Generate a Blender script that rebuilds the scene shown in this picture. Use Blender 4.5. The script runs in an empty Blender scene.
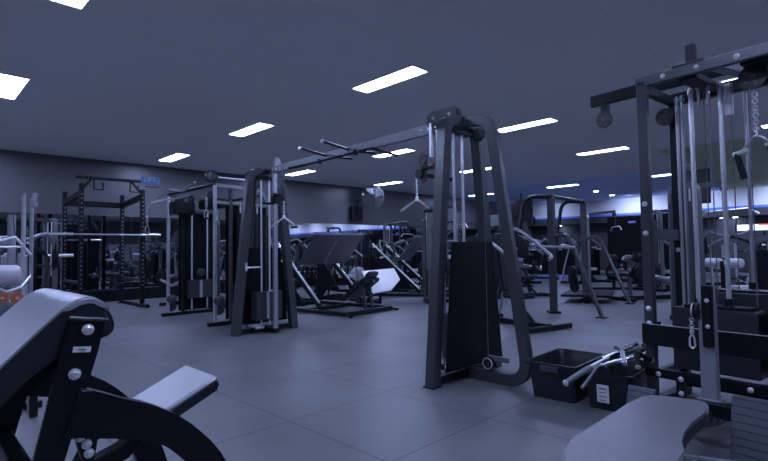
import bpy, bmesh, math, random
from mathutils import Vector, Matrix
random.seed(7)
PI = math.pi
C = bpy.context.scene.collection
S = bpy.context.scene

# ---------------------------------------------------------------- camera
FOC = 491.0
ax = Vector((495, -12.5, -491)).normalized()
az = ax.cross(Vector((-488, -27.5, -491))).normalized()
ay = az.cross(ax)
ROT = Matrix((ax, ay, az))            # camera space to world space
CAM = Vector((0, 0, 1.2))
cd = bpy.data.cameras.new('camera')
cd.sensor_width = 36
cd.lens = 36 * FOC / 768
cd.clip_end = 200
co = bpy.data.objects.new('camera', cd)
C.objects.link(co)
co.matrix_world = Matrix.Translation(CAM) @ ROT.to_4x4()
S.camera = co

# ---------------------------------------------------------------- world, view
w = bpy.data.worlds.new('world')
S.world = w
w.use_nodes = True
w.node_tree.nodes['Background'].inputs[0].default_value = (0.42, 0.52, 1.0, 1)
w.node_tree.nodes['Background'].inputs[1].default_value = 0.014
S.view_settings.view_transform = 'Standard'
S.view_settings.look = 'None'
S.view_settings.gamma = 1
S.view_settings.exposure = 2.27
PANEL = 9.0
TINT = (0.51, 0.61, 1.05)

def ray(u, v):
    return ROT @ Vector((u - 384, 230.5 - v, -FOC))
def on_x(u, v, x): d = ray(u, v); return CAM + d * (x / d.x)
def on_y(u, v, y): d = ray(u, v); return CAM + d * (y / d.y)
def on_z(u, v, z=0.0): d = ray(u, v); return CAM + d * ((z - 1.2) / d.z)

# ---------------------------------------------------------------- materials
def mat(name, col, rough=0.5, metal=0.0, noise=0.0, nscale=30, bump=0.0, emit=None, es=0, spec=0.5):
    m = bpy.data.materials.new(name)
    m.use_nodes = True
    nt = m.node_tree
    b = nt.nodes['Principled BSDF']
    b.inputs['Base Color'].default_value = (*col, 1)
    b.inputs['Roughness'].default_value = rough
    b.inputs['Metallic'].default_value = metal
    b.inputs['Specular IOR Level'].default_value = spec
    if emit:
        b.inputs['Emission Color'].default_value = (*emit, 1)
        b.inputs['Emission Strength'].default_value = es
    if noise or bump:
        tc = nt.nodes.new('ShaderNodeTexCoord')
        n = nt.nodes.new('ShaderNodeTexNoise')
        n.inputs['Scale'].default_value = nscale
        n.inputs['Detail'].default_value = 4
        nt.links.new(tc.outputs['Object'], n.inputs['Vector'])
        if noise:
            mx = nt.nodes.new('ShaderNodeMix')
            mx.data_type = 'RGBA'
            mx.inputs[6].default_value = (*[c * (1 - noise) for c in col], 1)
            mx.inputs[7].default_value = (*[min(1, c * (1 + noise)) for c in col], 1)
            nt.links.new(n.outputs['Fac'], mx.inputs[0])
            nt.links.new(mx.outputs[2], b.inputs['Base Color'])
        if bump:
            bp = nt.nodes.new('ShaderNodeBump')
            bp.inputs['Strength'].default_value = bump
            bp.inputs['Distance'].default_value = 0.01
            nt.links.new(n.outputs['Fac'], bp.inputs['Height'])
            nt.links.new(bp.outputs['Normal'], b.inputs['Normal'])
    return m

BLK = mat('black_powder_coat', (0.006, 0.0072, 0.010), 0.36, 0, 0.2, 60, spec=0.35)
DRK = mat('matt_black_sheet', (0.004, 0.0048, 0.007), 0.5, 0, 0.15, 40, spec=0.22)
GRY = mat('charcoal_frame_paint', (0.07, 0.074, 0.082), 0.33, 0.3, 0.12, 50)
LGR = mat('silver_frame_paint', (0.30, 0.31, 0.34), 0.4, 0.3, 0.1, 50)
POL = mat('polished_chrome', (0.85, 0.86, 0.9), 0.2, 1.0, 0.1, 25, 0.15)
MGR = mat('satin_grey_beam', (0.15, 0.156, 0.17), 0.36, 0.3, 0.1, 40)
CHR = mat('chrome', (0.9, 0.9, 0.92), 0.28, 0.6, 0.08, 40)
STL = mat('brushed_steel', (0.55, 0.56, 0.6), 0.36, 0.7, 0.15, 80)
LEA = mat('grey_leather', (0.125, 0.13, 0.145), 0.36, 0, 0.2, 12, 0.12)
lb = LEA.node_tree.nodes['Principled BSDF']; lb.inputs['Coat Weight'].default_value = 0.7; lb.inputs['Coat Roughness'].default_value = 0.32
LEP = mat('sheen_lightened_leather', (0.30, 0.305, 0.33), 0.42, 0, 0.12, 12, 0.1)  # base lightened to carry the grazing sheen on the pad tops
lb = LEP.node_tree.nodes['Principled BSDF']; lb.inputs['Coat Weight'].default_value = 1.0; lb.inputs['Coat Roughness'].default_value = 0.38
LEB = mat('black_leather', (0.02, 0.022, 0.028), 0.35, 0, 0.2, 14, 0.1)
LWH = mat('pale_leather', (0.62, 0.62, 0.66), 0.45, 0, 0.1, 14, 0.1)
RUB = mat('black_rubber', (0.010, 0.012, 0.016), 0.6, 0, 0.2, 90, spec=0.3)
PLA = mat('black_plastic', (0.012, 0.014, 0.019), 0.3, 0, 0.15, 20)
WHT = mat('white_sheet', (0.9, 0.9, 0.91), 0.5, 0, 0.04, 12)
PAP = mat('paper_label', (0.75, 0.76, 0.74), 0.6, 0, 0.05, 200)
PRN = mat('label_print', (0.18, 0.2, 0.24), 0.7)
RED = mat('red_plate', (0.62, 0.16, 0.075), 0.5, 0, 0.05, 30)
BLU = mat('blue_board', (0.22, 0.34, 0.80), 0.5, 0, 0.05, 20)
BTF = mat('blue_turf', (0.12, 0.22, 0.75), 0.9, 0, 0.2, 60)
MIR = mat('mirror_glass', (0.62, 0.64, 0.70), 0.03, 1.0)
CAB = mat('steel_cable', (0.2, 0.2, 0.22), 0.4, 0.6)
LAMP = mat('lamp_diffuser', (0.8, 0.8, 0.8), 0.5, emit=TINT, es=PANEL)
SPOTM = mat('downlight_lens', (0.8, 0.8, 0.8), 0.5, emit=TINT, es=PANEL * 2)
SCR = mat('lit_screen', (0.3, 0.3, 0.3), 0.4, emit=(0.5, 0.56, 1.0), es=.5)
SCRR = mat('lit_red_panel', (0.3, 0.1, 0.1), 0.4, emit=(1.0, 0.12, 0.06), es=.3)
BEX = mat('lit_blue_sign', (0.1, 0.1, 0.3), 0.4, emit=(0.10, 0.16, 0.75), es=.12)

def ribbed(name, col, scale, axis=2, depth=0.6, rough=0.45):
    m = bpy.data.materials.new(name)
    m.use_nodes = True
    nt = m.node_tree
    b = nt.nodes['Principled BSDF']
    b.inputs['Roughness'].default_value = rough
    tc = nt.nodes.new('ShaderNodeTexCoord')
    sx = nt.nodes.new('ShaderNodeSeparateXYZ')
    nt.links.new(tc.outputs['Object'], sx.inputs[0])
    mu = nt.nodes.new('ShaderNodeMath'); mu.operation = 'MULTIPLY'; mu.inputs[1].default_value = scale
    fr = nt.nodes.new('ShaderNodeMath'); fr.operation = 'FRACT'
    gt = nt.nodes.new('ShaderNodeMath'); gt.operation = 'GREATER_THAN'; gt.inputs[1].default_value = 0.16
    nt.links.new(sx.outputs[axis], mu.inputs[0])
    nt.links.new(mu.outputs[0], fr.inputs[0])
    nt.links.new(fr.outputs[0], gt.inputs[0])
    mx = nt.nodes.new('ShaderNodeMix'); mx.data_type = 'RGBA'
    mx.inputs[6].default_value = (*[c * (1 - depth) for c in col], 1)
    mx.inputs[7].default_value = (*col, 1)
    nt.links.new(gt.outputs[0], mx.inputs[0])
    nt.links.new(mx.outputs[2], b.inputs['Base Color'])
    bp = nt.nodes.new('ShaderNodeBump'); bp.inputs['Strength'].default_value = 0.5; bp.inputs['Distance'].default_value = 0.004
    nt.links.new(gt.outputs[0], bp.inputs['Height'])
    nt.links.new(bp.outputs['Normal'], b.inputs['Normal'])
    return m
STACK = ribbed('weight_stack_plates', (0.035, 0.038, 0.048), 40)
TREAD = ribbed('ribbed_tread_plate', (0.11, 0.115, 0.135), 26)
TREADY = ribbed('ribbed_press_plate', (0.11, 0.115, 0.135), 22, 2, 0.75)

def floor_mat():
    m = bpy.data.materials.new('rubber_floor_tiles')
    m.use_nodes = True
    nt = m.node_tree; L = nt.links
    b = nt.nodes['Principled BSDF']
    tc = nt.nodes.new('ShaderNodeTexCoord')
    br = nt.nodes.new('ShaderNodeTexBrick')
    br.offset = 0.0
    br.inputs['Scale'].default_value = 1.0
    br.inputs['Brick Width'].default_value = 1.0
    br.inputs['Row Height'].default_value = 1.0
    br.inputs['Mortar Size'].default_value = 0.008
    br.inputs['Mortar Smooth'].default_value = 0.3
    br.inputs['Color1'].default_value = (0.160, 0.163, 0.174, 1)
    br.inputs['Color2'].default_value = (0.148, 0.151, 0.162, 1)
    br.inputs['Mortar'].default_value = (0.075, 0.077, 0.085, 1)
    L.new(tc.outputs['Object'], br.inputs['Vector'])
    n1 = nt.nodes.new('ShaderNodeTexNoise'); n1.inputs['Scale'].default_value = 1.3; n1.inputs['Detail'].default_value = 5
    n2 = nt.nodes.new('ShaderNodeTexNoise'); n2.inputs['Scale'].default_value = 220; n2.inputs['Detail'].default_value = 2
    L.new(tc.outputs['Object'], n1.inputs['Vector']); L.new(tc.outputs['Object'], n2.inputs['Vector'])
    r1 = nt.nodes.new('ShaderNodeMapRange'); r1.inputs[3].default_value = 0.62; r1.inputs[4].default_value = 1.38
    L.new(n1.outputs['Fac'], r1.inputs[0])
    r2 = nt.nodes.new('ShaderNodeMapRange'); r2.inputs[3].default_value = 0.8; r2.inputs[4].default_value = 1.2
    L.new(n2.outputs['Fac'], r2.inputs[0])
    mm = nt.nodes.new('ShaderNodeMath'); mm.operation = 'MULTIPLY'
    L.new(r1.outputs[0], mm.inputs[0]); L.new(r2.outputs[0], mm.inputs[1])
    vm = nt.nodes.new('ShaderNodeVectorMath'); vm.operation = 'SCALE'
    L.new(br.outputs['Color'], vm.inputs[0]); L.new(mm.outputs[0], vm.inputs['Scale'])
    L.new(vm.outputs[0], b.inputs['Base Color'])
    b.inputs['Roughness'].default_value = 0.40
    bp = nt.nodes.new('ShaderNodeBump'); bp.inputs['Strength'].default_value = 0.25; bp.inputs['Distance'].default_value = 0.003
    L.new(n2.outputs['Fac'], bp.inputs['Height']); L.new(bp.outputs['Normal'], b.inputs['Normal'])
    return m
FLR = floor_mat()

def ceil_mat(name, col, seam=0.94):
    m = bpy.data.materials.new(name)
    m.use_nodes = True
    nt = m.node_tree; L = nt.links
    b = nt.nodes['Principled BSDF']
    b.inputs['Roughness'].default_value = 0.85
    tc = nt.nodes.new('ShaderNodeTexCoord')
    br = nt.nodes.new('ShaderNodeTexBrick')
    br.offset = 0.0
    br.inputs['Brick Width'].default_value = 3.85
    br.inputs['Row Height'].default_value = 1.925
    br.inputs['Scale'].default_value = 1
    br.inputs['Mortar Size'].default_value = 0.012
    br.inputs['Color1'].default_value = (*col, 1)
    br.inputs['Color2'].default_value = (*[c * 0.98 for c in col], 1)
    br.inputs['Mortar'].default_value = (*[c * seam for c in col], 1)
    L.new(tc.outputs['Object'], br.inputs['Vector'])
    L.new(br.outputs['Color'], b.inputs['Base Color'])
    return m
CEI = ceil_mat('painted_plaster_ceiling', (0.86, 0.86, 0.85))
CEB = mat('ceiling_blue_light_tone', (0.62, 0.74, 0.98), 0.8, 0, 0.05, 3)  # blue light on the far ceiling put into its colour
CEG = mat('ceiling_green_light_tone', (0.60, 0.66, 0.44), 0.8, 0, 0.05, 3)  # greenish light on the ceiling put into its colour
WAL = mat('dark_grey_wall_paint', (0.13, 0.13, 0.14), 0.36, 0, 0.05, 2)
WAD = mat('black_wall_paint', (0.03, 0.03, 0.035), 0.7, 0, 0.1, 2)
WAW = mat('white_wall_paint', (0.75, 0.75, 0.76), 0.8, 0, 0.03, 2)

# ---------------------------------------------------------------- mesh helpers
def V(p): return Vector(p)

def frame(d, up=None):
    d = d.normalized()
    up = V(up) if up is not None else V((0, 0, 1))
    if abs(d.dot(up.normalized())) > 0.98:
        up = V((0, 1, 0)) if abs(d.y) < 0.9 else V((1, 0, 0))
    s = d.cross(up).normalized()
    u = s.cross(d).normalized()
    return s, u

def fillet(pts, r, n=6):
    pts = [V(p) for p in pts]
    if r <= 0 or len(pts) < 3: return pts
    out = [pts[0]]
    for i in range(1, len(pts) - 1):
        a, b, c = pts[i - 1], pts[i], pts[i + 1]
        d1, d2 = (a - b), (c - b)
        l1, l2 = d1.length, d2.length
        ang = d1.angle(d2)
        if ang > PI - 0.05: out.append(b); continue
        t = min(r / math.tan(ang / 2), l1 * 0.48, l2 * 0.48)
        p, q = b + d1.normalized() * t, b + d2.normalized() * t
        for k in range(n + 1):
            f = k / n
            out.append(p * (1 - f) ** 2 + b * 2 * f * (1 - f) + q * f * f)
    out.append(pts[-1])
    return out

SEP = {'bolt', 'beam_bolt', 'housing_bolt', 'frame_bolt', 'base_bolt', 'bracket_bolt', 'adjuster_bolt', 'top_cross_bar', 'cross_rail',
       'rail_bracket', 'base_frame', 'floor_frame', 'cross_member', 'lower_frame', 'bar_clamp', 'pull_up_bracket', 'top_rail', 'multi_grip_bar',
       'pulley_box', 'plate_link', 'pivot_link', 'side_frame', 'row_beam', 'seat_frame', 'stand', 'frame', 'foot_bracket', 'rubber_buffer', 'upper_frame', 'seat_post', 'pulley_hanger', 'cable', 'pulley_hanger'}
class MB:
    def __init__(s): s.bm = bmesh.new()
    def box(s, c, d, rot=None, bev=0.004):
        r = bmesh.ops.create_cube(s.bm, size=1)
        vs = r['verts']
        for v in vs: v.co = V((v.co.x * d[0], v.co.y * d[1], v.co.z * d[2]))
        if bev:
            es = list({e for v in vs for e in v.link_edges})
            rr = bmesh.ops.bevel(s.bm, geom=es, offset=min(bev, min(d) * 0.4), segments=2 if bev > 0.01 else 1, affect='EDGES')
            vs = list(set(v for f in rr['faces'] for v in f.verts) | set(v for v in vs if v.is_valid))
        M = Matrix.Translation(V(c))
        if rot is not None: M = M @ (rot.to_4x4() if isinstance(rot, Matrix) else Matrix.Rotation(rot, 4, 'Z'))
        bmesh.ops.transform(s.bm, matrix=M, verts=vs)
        return s
    def sweep(s, pts, prof, up=None, closed=False):
        pts = [V(p) for p in pts]
        n = len(pts); rings = []
        pu = None
        for i, p in enumerate(pts):
            if closed: d = pts[(i + 1) % n] - pts[i - 1]
            elif i == 0: d = pts[1] - p
            elif i == n - 1: d = p - pts[i - 1]
            else: d = (pts[i + 1] - p).normalized() + (p - pts[i - 1]).normalized()
            if d.length < 1e-9: d = V((0, 0, 1))
            d.normalize()
            if up is not None:
                sd, u = frame(d, up)
            else:
                if pu is None: sd, u = frame(d)
                else:
                    u = (pu - d * pu.dot(d))
                    u = u.normalized() if u.length > 1e-6 else frame(d)[1]
                    sd = d.cross(u)
                pu = u
            rings.append([s.bm.verts.new(p + sd * a + u * b) for a, b in prof])
        m = len(prof)
        for i in range(n if closed else n - 1):
            A, B = rings[i], rings[(i + 1) % n]
            for k in range(m):
                s.bm.faces.new((A[k], A[(k + 1) % m], B[(k + 1) % m], B[k]))
        if not closed:
            s.bm.faces.new(rings[0][::-1]); s.bm.faces.new(rings[-1])
        return s
    def tube(s, pts, r, fil=0.0, n=10, closed=False):
        return s.sweep(fillet(pts, fil), [(r * math.cos(2 * PI * k / n), r * math.sin(2 * PI * k / n)) for k in range(n)], closed=closed)
    def bar(s, pts, w_, h_, fil=0.0, up=None, c=0.005):
        c = min(c, w_ * .3, h_ * .3)
        a, b = w_ / 2, h_ / 2
        prof = [(a - c, -b), (a, -b + c), (a, b - c), (a - c, b), (-a + c, b), (-a, b - c), (-a, -b + c), (-a + c, -b)]
        return s.sweep(fillet(pts, fil), prof, up=up)
    def cyl(s, p, q, r, n=16, r2=None):
        p, q = V(p), V(q); r2 = r if r2 is None else r2
        sd, u = frame(q - p)
        A = [s.bm.verts.new(p + sd * r * math.cos(2 * PI * k / n) + u * r * math.sin(2 * PI * k / n)) for k in range(n)]
        B = [s.bm.verts.new(q + sd * r2 * math.cos(2 * PI * k / n) + u * r2 * math.sin(2 * PI * k / n)) for k in range(n)]
        for k in range(n): s.bm.faces.new((A[k], A[(k + 1) % n], B[(k + 1) % n], B[k]))
        s.bm.faces.new(A[::-1]); s.bm.faces.new(B)
        return s
    def lathe(s, p, axis, prof, n=20):
        """prof: list of (distance along the axis, radius)"""
        p, axis = V(p), V(axis).normalized()
        sd, u = frame(axis)
        rings = []
        for t, r in prof:
            rings.append([s.bm.verts.new(p + axis * t + (sd * math.cos(2 * PI * k / n) + u * math.sin(2 * PI * k / n)) * max(r, 1e-4)) for k in range(n)])
        for A, B in zip(rings, rings[1:]):
            for k in range(n): s.bm.faces.new((A[k], A[(k + 1) % n], B[(k + 1) % n], B[k]))
        s.bm.faces.new(rings[0][::-1]); s.bm.faces.new(rings[-1])
        return s
    def torus(s, c, axis, R, r, n=24):
        sd, u = frame(V(axis))
        pts = [V(c) + sd * R * math.cos(2 * PI * k / n) + u * R * math.sin(2 * PI * k / n) for k in range(n)]
        return s.sweep(pts, [(r * math.cos(2 * PI * k / 6), r * math.sin(2 * PI * k / 6)) for k in range(6)], up=axis, closed=True)
    def prism(s, poly, e1, e2, o, t, bev=0.0):
        """poly in the (e1, e2) plane through o, extruded by the vector t"""
        e1, e2, o, t = V(e1), V(e2), V(o), V(t)
        A = [s.bm.verts.new(o + e1 * a + e2 * b) for a, b in poly]
        B = [s.bm.verts.new(o + e1 * a + e2 * b + t) for a, b in poly]
        n = len(poly)
        fs = [s.bm.faces.new(A[::-1]), s.bm.faces.new(B)]
        for k in range(n): fs.append(s.bm.faces.new((A[k], A[(k + 1) % n], B[(k + 1) % n], B[k])))
        if bev:
            es = list({e for f in fs[:2] for e in f.edges})
            bmesh.ops.bevel(s.bm, geom=es, offset=bev, segments=3, affect='EDGES')
        return s
    def out(s, name, m, parent=None, label=None, smooth=True):
        if name in SEP:
            isl = []; seen = set()
            for v in s.bm.verts:
                if v in seen: continue
                st = [v]; seen.add(v); cur = []
                while st:
                    a = st.pop(); cur.append(a)
                    for e in a.link_edges:
                        b = e.other_vert(a)
                        if b not in seen: seen.add(b); st.append(b)
                isl.append(cur)
            if len(isl) > 1:
                last = None
                for cur in isl:
                    k = MB(); mp = {v: k.bm.verts.new(v.co) for v in cur}
                    for f in {f for v in cur for f in v.link_faces}: k.bm.faces.new([mp[v] for v in f.verts])
                    last = k.out(name, m, parent, label, smooth)
                s.bm.free()
                return last
        bmesh.ops.recalc_face_normals(s.bm, faces=s.bm.faces)
        me = bpy.data.meshes.new(name)
        s.bm.to_mesh(me); s.bm.free()
        me.materials.append(m)
        if smooth:
            for p in me.polygons: p.use_smooth = True
            try: me.set_sharp_from_angle(angle=math.radians(35))
            except Exception: pass
        o = bpy.data.objects.new(name, me)
        C.objects.link(o)
        if parent: o.parent = parent
        if label: o['label'] = label
        return o

def tag(o, label=None, cat=None, group=None, kind=None):
    if label: o['label'] = label
    if cat: o['category'] = cat
    if group: o['group'] = group
    if kind: o['kind'] = kind
    return o
def thing(name, label, cat, loc=(0, 0, 0), rz=0.0, group=None):
    o = bpy.data.objects.new(name, None); C.objects.link(o)
    o.empty_display_size = 0.2
    o.location = loc; o.rotation_euler = (0, 0, rz)
    return tag(o, label, cat, group)
def copy_tree(o, parent=None):
    c = o.copy(); C.objects.link(c); c.parent = parent
    for ch in [k for k in S.objects if k.parent == o]: copy_tree(ch, c)
    return c
def place(o, loc, rz=0.0, label=None, group=None):
    o.location = loc; o.rotation_euler = (0, 0, rz)
    return tag(o, label, None, group)
def struct(name, mb, m): return tag(mb.out(name, m, None, None, False), name.replace('_', ' '), None, None, 'structure')

# ---------------------------------------------------------------- the setting
WY = 14.07      # mirrored wall
FX = 26.0       # far wall
H = 3.65
struct('floor', MB().box((10, 1.25, -0.05), (34, 26, 0.1), bev=0), FLR)
struct('ceiling', MB().box((6, 1.25, H + 0.05), (22.8, 26, 0.1), bev=0), CEI)
struct('ceiling_blue_lit', MB().box((22.2, 9.6, H + 0.05), (9.6, 9.8, 0.1), bev=0), CEB)
struct('ceiling_green_lit', MB().box((22.2, -3.3, H + 0.05), (9.6, 16, 0.1), bev=0), CEG)
struct('wall_left', MB().box((10, WY + 0.06, H / 2), (34, 0.1, H), bev=0), WAL)
struct('ceiling_green_lit_sheet', MB().box((15.6, -3.8, H - .003), (3.6, 15.4, 0.006), bev=0), CEG)  # thin sheet carrying the greenish light tone nearer in, not a dropped ceiling
struct('wall_right', MB().box((12, -11.5, H / 2), (30, 0.1, H), bev=0), WAL)
struct('wall_far', MB().box((FX + 0.06, 1.25, H / 2 - 0.4), (0.1, 26, H - 0.8), bev=0), WAD)
struct('wall_far_upper', MB().box((FX + 0.05, 1.25, 3.27), (0.1, 26, 0.76), bev=0), WAW)
struct('trim_1', MB().box((FX - 0.05, 1.25, 2.83), (0.12, 26, 0.12), bev=0.005), BTF)
struct('trim_2', MB().box((FX - 0.25, 1.25, 2.6), (0.5, 26, 0.34), bev=0.01), WAD)
struct('baseboard_left', MB().box((10, WY - 0.05, 0.15), (34, 0.12, 0.3), bev=0.01), BLK)
mirror = thing('wall_mirror', 'long mirror running along the dark left wall above a black ledge', 'mirror', (0, WY, 0))
for k in range(14):
    MB().box((-5.9 + k * 2.3, -0.002, 1.26), (2.292, 0.012, 1.9), bev=0.002).out('mirror_panel', MIR, mirror)

struct('floor_blue_strip', MB().box((17, 9.6, 0.006), (7, 0.9, 0.012), bev=0), BTF)

# ---- ceiling lights: 0.3 x 1.2 m panels
def light_panel():
    t = thing('ceiling_light', '', 'ceiling light')
    MB().bar([(-.165, -.61, -.01), (.165, -.61, -.01)], .02, .03).bar([(-.165, .61, -.01), (.165, .61, -.01)], .02, .03) \
        .bar([(-.16, -.61, -.01), (-.16, .61, -.01)], .02, .03).bar([(.16, -.61, -.01), (.16, .61, -.01)], .02, .03).out('light_frame', WHT, t)
    MB().box((0, 0, -.012), (.3, 1.2, .012), bev=0.002).out('diffuser', LAMP, t)
    return t
LN = {(1.1, 4.85): 'bright ceiling panel light cut by the top edge at upper left',
      (1.1, 8.75): 'bright ceiling panel light nearest the left edge above the preacher bench',
      (4.95, 4.85): 'largest ceiling panel light, above the middle of the crossover beam',
      (4.95, 8.7): 'ceiling panel light between the twin pulley station and the largest panel light',
      (4.95, 12.5): 'ceiling panel light nearest the mirrored wall, above the power rack',
      (8.8, 4.85): 'ceiling panel light just right of the near crossover tower top',
      (8.8, 8.5): 'ceiling panel light seen just behind the near end of the crossover beam',
      (8.8, 12.5): 'ceiling panel light seen just under the far end of the crossover beam',
      (8.8, 1.0): 'ceiling panel light glimpsed under the top beam of the multi station',
      (12.65, 4.85): 'ceiling panel light between the near crossover tower and the multi station arm',
      (12.65, 8.6): 'ceiling panel light seen through the upper guide rods of the near crossover tower',
      (12.65, 12.5): 'ceiling panel light just above the round wall fan',
      (12.65, 1.0): 'ceiling panel light at the right edge behind the multi station',
      (18.6, 4.85): 'far ceiling panel light seen inside the multi station frame',
      (18.6, 8.7): 'far ceiling panel light hanging over the arched dip frame',
      (18.6, 12.5): 'farthest ceiling panel light seen through the near crossover tower',
      (18.6, 1.0): 'far ceiling panel light at the right behind the multi station rods'}
lp = light_panel(); first = True
for (x, y), lab in LN.items():
    o = lp if first else copy_tree(lp); first = False
    place(o, (x, y, H), 0, lab, 'ceiling panel lights')
for (x, y) in [(1.1, 12.5), (1.1, 1.0), (4.95, 1.0), (-2.75, 1.0), (-2.75, 4.85), (-2.75, 8.7), (-2.75, 12.5)] + [(x, -2.9) for x in (1.1, 4.95, 8.8, 12.65, 18.6)]:
    place(copy_tree(lp), (x, y, H), 0, 'ceiling panel light seen only in the wall mirror or behind the viewer', 'mirrored ceiling panel lights')
def downlight():
    t = thing('downlight', '', 'downlight')
    MB().lathe((0, 0, 0), (0, 0, -1), [(0, .13), (.012, .13), (.016, .10)]).out('rim', WHT, t)
    MB().lathe((0, 0, -.012), (0, 0, -1), [(0, .095), (.01, .09)]).out('lens', SPOTM, t)
    return t
dl = downlight()
for k, (u, v, lab) in enumerate([(596, 191, 'round downlight in the blue-lit ceiling, left one of the pair'), (612, 195, 'round downlight in the blue-lit ceiling, right one of the pair'),
                  (722, 207, 'round downlight low behind the multi station rods, left one'), (735, 210, 'round downlight low behind the multi station rods, right one'),
                  (560, 216, 'small round downlight between the two arched uprights')]):
    o = dl if k == 0 else copy_tree(dl)
    p = on_z(u, v, H)
    if p.x > FX - 0.9:
        p = on_x(u, v, FX - 0.3); p.z = 2.42
    place(o, p, 0, lab, 'round downlights')
def spot(loc, e, size=1.9, rot=(0, 0, 0)):
    l = bpy.data.lights.new('added_wall_spot', 'SPOT'); l.energy = e; l.color = TINT; l.spot_size = size; l.spot_blend = 1; l.shadow_soft_size = .1
    o = bpy.data.objects.new('added_wall_spot', l); C.objects.link(o); o.location = loc; o.rotation_euler = rot
for y, e in ((12.5, 25), (8.3, 75), (5.6, 45), (2.6, 70), (-.5, 60), (-3.5, 60), (-6.5, 60), (-9.5, 60)):  # spots added to brighten the far wall, some without a downlight
    spot((24.3, y, H - .06), e, 2.4, (0, -.75, 0))

# ---------------------------------------------------------------- small shared shapes
def bolt(mb, p, axis, r=.014, t=.012):
    axis = V(axis).normalized()
    return mb.lathe(p, axis, [(0, r * 1.35), (t * .35, r * 1.35), (t * .36, r), (t, r), (t * 1.3, r * .55)], 10)
def pulley(parent, c, axis, r=.055, label=None):
    a = V(axis).normalized(); c = V(c)
    m = MB().lathe(c - a * .013, a, [(0, r), (.004, r), (.010, r * .86), (.016, r * .86), (.022, r), (.026, r)], 24)
    o = m.out('pulley', PLA, parent, label)
    h = MB(); sd, u = frame(a)
    h.lathe(c - a * .018, a, [(0, r * .3), (.036, r * .3)], 12)
    for k in range(5):
        d = sd * math.cos(k * 2 * PI / 5) + u * math.sin(k * 2 * PI / 5)
        h.cyl(c + d * r * .58 - a * .0135, c + d * r * .58 + a * .0135, r * .15, 8)
    h.out('hub', GRY, o)
    return o
def plate(name, parent, c, axis, r=.225, t=.035, m=None):
    a = V(axis).normalized()
    return MB().lathe(V(c) - a * t / 2, a, [(0, r * .2), (0, r * .94), (t * .1, r), (t * .9, r), (t, r * .94), (t, r * .8), (t * .7, r * .76), (t * .7, r * .34), (t, r * .3), (t, r * .2)], 22).out(name, m or RUB, parent)
def pad(mb, c, d, rot=None, r=.03):
    return mb.box(c, d, rot, bev=min(r, min(d) * .38))
def RX(a): return Matrix.Rotation(a, 3, 'X')
def RY(a): return Matrix.Rotation(a, 3, 'Y')
def RZ(a): return Matrix.Rotation(a, 3, 'Z')

def v_handle(loc, rz, label, drop=.33, size=.26, group='hanging chrome V handles'):
    t = thing('tricep_bar', label, 'cable attachment', loc, rz, group)
    n = 9; ch = MB()
    for k in range(n):
        z = -drop * (k + .5) / n
        ch.torus((0, 0, z), (1, 0, 0) if k % 2 else (0, 1, 0), drop / n * .55, .005, 8)
    ch.out('chain', CHR, t)
    s = size / 2
    MB().lathe((0, 0, -drop - .03), (0, 0, 1), [(0, .02), (.03, .022), (.05, .012)], 12).out('swivel', CHR, t)
    for q in (-1, 1):
        MB().cyl((0, 0, -drop - .01), (q * s, 0, -drop - s * .85), .011).out('arm', CHR, t)
        MB().cyl((q * s - .05, 0, -drop - s * .85 + .03 * q * 0 - .035), (q * s + .05, 0, -drop - s * .85 + .035) if q < 0 else (q * s + .05, 0, -drop - s * .85 - .03), .017).out('grip', RUB if q > 0 else STL, t)
    return t

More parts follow.
